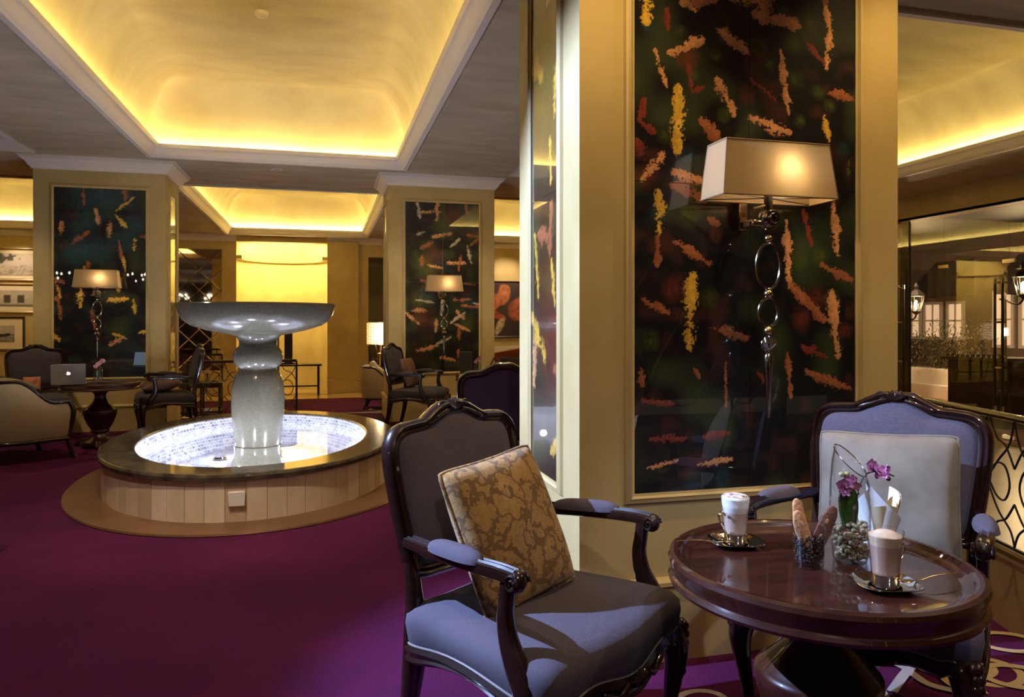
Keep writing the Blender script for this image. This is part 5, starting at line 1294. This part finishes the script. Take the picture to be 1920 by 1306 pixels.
def lantern(label, loc):
    t = thing('lantern', label, 'lantern', loc)
    MB().lathe([(.085, 0), (.15, .30)], 6).build('glass_body', 'window_glass', t, 0)
    MB().lathe([(0, .03), (.03, .05), (.045, .12), (.03, .2), (0, .23)], 12).build('flame', 'lantern_glow', t)
    MB().lathe([(.17, .30), (.16, .33), (.07, .42), (.04, .44), (.05, .50), (.02, .56), (0, .58)], 6).build('roof', 'iron', t, 0)
    MB().lathe([(0, -.09), (.03, -.06), (.09, -.01), (.09, .005), (0, .005)], 6).build('base', 'iron', t, 0)
    mb = MB()
    for k in range(6):
        a = 2 * PI * k / 6; mb.tube([(.085 * math.cos(a), .085 * math.sin(a), 0), (.15 * math.cos(a), .15 * math.sin(a), .30)], .008, 5)
    mb.build('frame', 'iron', t)
    MB().tube(catmull([(0, 0, -.08), (.0, .08, -.16), (0, .26, -.12), (0, .34, -.05)], 5), .016, 8).build('bracket', 'iron', t)
    MB().lathe([(.12, LOW - loc[2]), (.12, LOW - loc[2] + .1), (.05, LOW - loc[2] + .2), (.04, 0.0), (.05, .02), (0, .06)], 12, (0, .36, 0)).build('post', 'iron', t)
    point('lantern_light', (loc[0], loc[1], loc[2] + .15), 260, (1, .66, .36), .08)
lantern('lit iron lantern seen through the glass beside the gold column', (11.5, 12.07, 1.50))
lantern('second lit iron lantern at the right edge beyond the glass', (11.5, 9.77, 1.75))
pl = thing('planter_wall', 'low white planter wall with ledge on the terrace', 'planter', (12.8, 12.6, LOW))
MB().bbox(-.3, -1.2, 0, .3, 1.6, .60, .01).build('planter_body', 'planter', pl); MB().bbox(-.52, -1.3, 0, .36, 1.7, .28, .01).build('ledge', 'planter', pl)
def shrub(label, loc, w, h_, seed):
    t = thing('shrub', label, 'shrub', loc); rr = random.Random(seed); mb = MB()
    for k in range(900):
        x, y, z = rr.gauss(0, w * .35), rr.gauss(0, w * .5), abs(rr.gauss(h_ * .4, h_ * .3)); a = rr.random() * 7; L = rr.uniform(.08, .17); b = rr.uniform(-.3, .9)
        d = Vector((math.cos(a) * math.cos(b), math.sin(a) * math.cos(b), math.sin(b))) * L; s = Vector((-math.sin(a), math.cos(a), 0)) * .014; p = Vector((x, y, z))
        mb.add([tuple(p), tuple(p + d * .5 + s), tuple(p + d), tuple(p + d * .5 - s)], [(0, 1, 2, 3)])
    tag(mb.build('foliage', 'hedge', t, 0, fix=False), kind='stuff')
    mb = MB()
    for k in range(6): mb.tube([(rr.gauss(0, .05), rr.gauss(0, .1), 0), (rr.gauss(0, w * .3), rr.gauss(0, w * .4), h_ * .8)], .012, 5)
    mb.build('stems', 'stem', t)
shrub('feathery shrub under the lantern on the terrace', (12.8, 13.55, LOW + .58), .5, .75, 1)
shrub('feathery shrub in the middle of the terrace planter', (12.8, 12.75, LOW + .58), .5, .95, 2)
shrub('feathery shrub at the right end of the terrace planter', (12.8, 12.0, LOW + .58), .45, .85, 3)
wc = thing('reception_stand', 'dark woven stand with green top just outside the glass doors', 'stand', (9.9, 9.05, LOW), R(5))
MB().bbox(-.3, -.55, 0, .3, .4, 1.0, .02).build('stand_body', 'wicker', wc); MB().bbox(-.36, -.62, 1.0, .36, .48, 1.05, .01).build('stand_top', 'hedge', wc)
for k in range(12): MB().ell((-.30, -.55 + k * .085, 1.07), (.03, .03, .03), 8, 6).build('knob', 'nickel', wc)
MB().bbox(-.5, -.1, 0, .5, .95, .22, .02).build('plinth', 'wicker', wc)
spot('terrace_fill', (11.0, 11.6, 2.93), (12.6, 13.0, .2), 380, (1, .64, .40), 120, .9, .08)  # added light to brighten the terrace, no lantern belongs to it
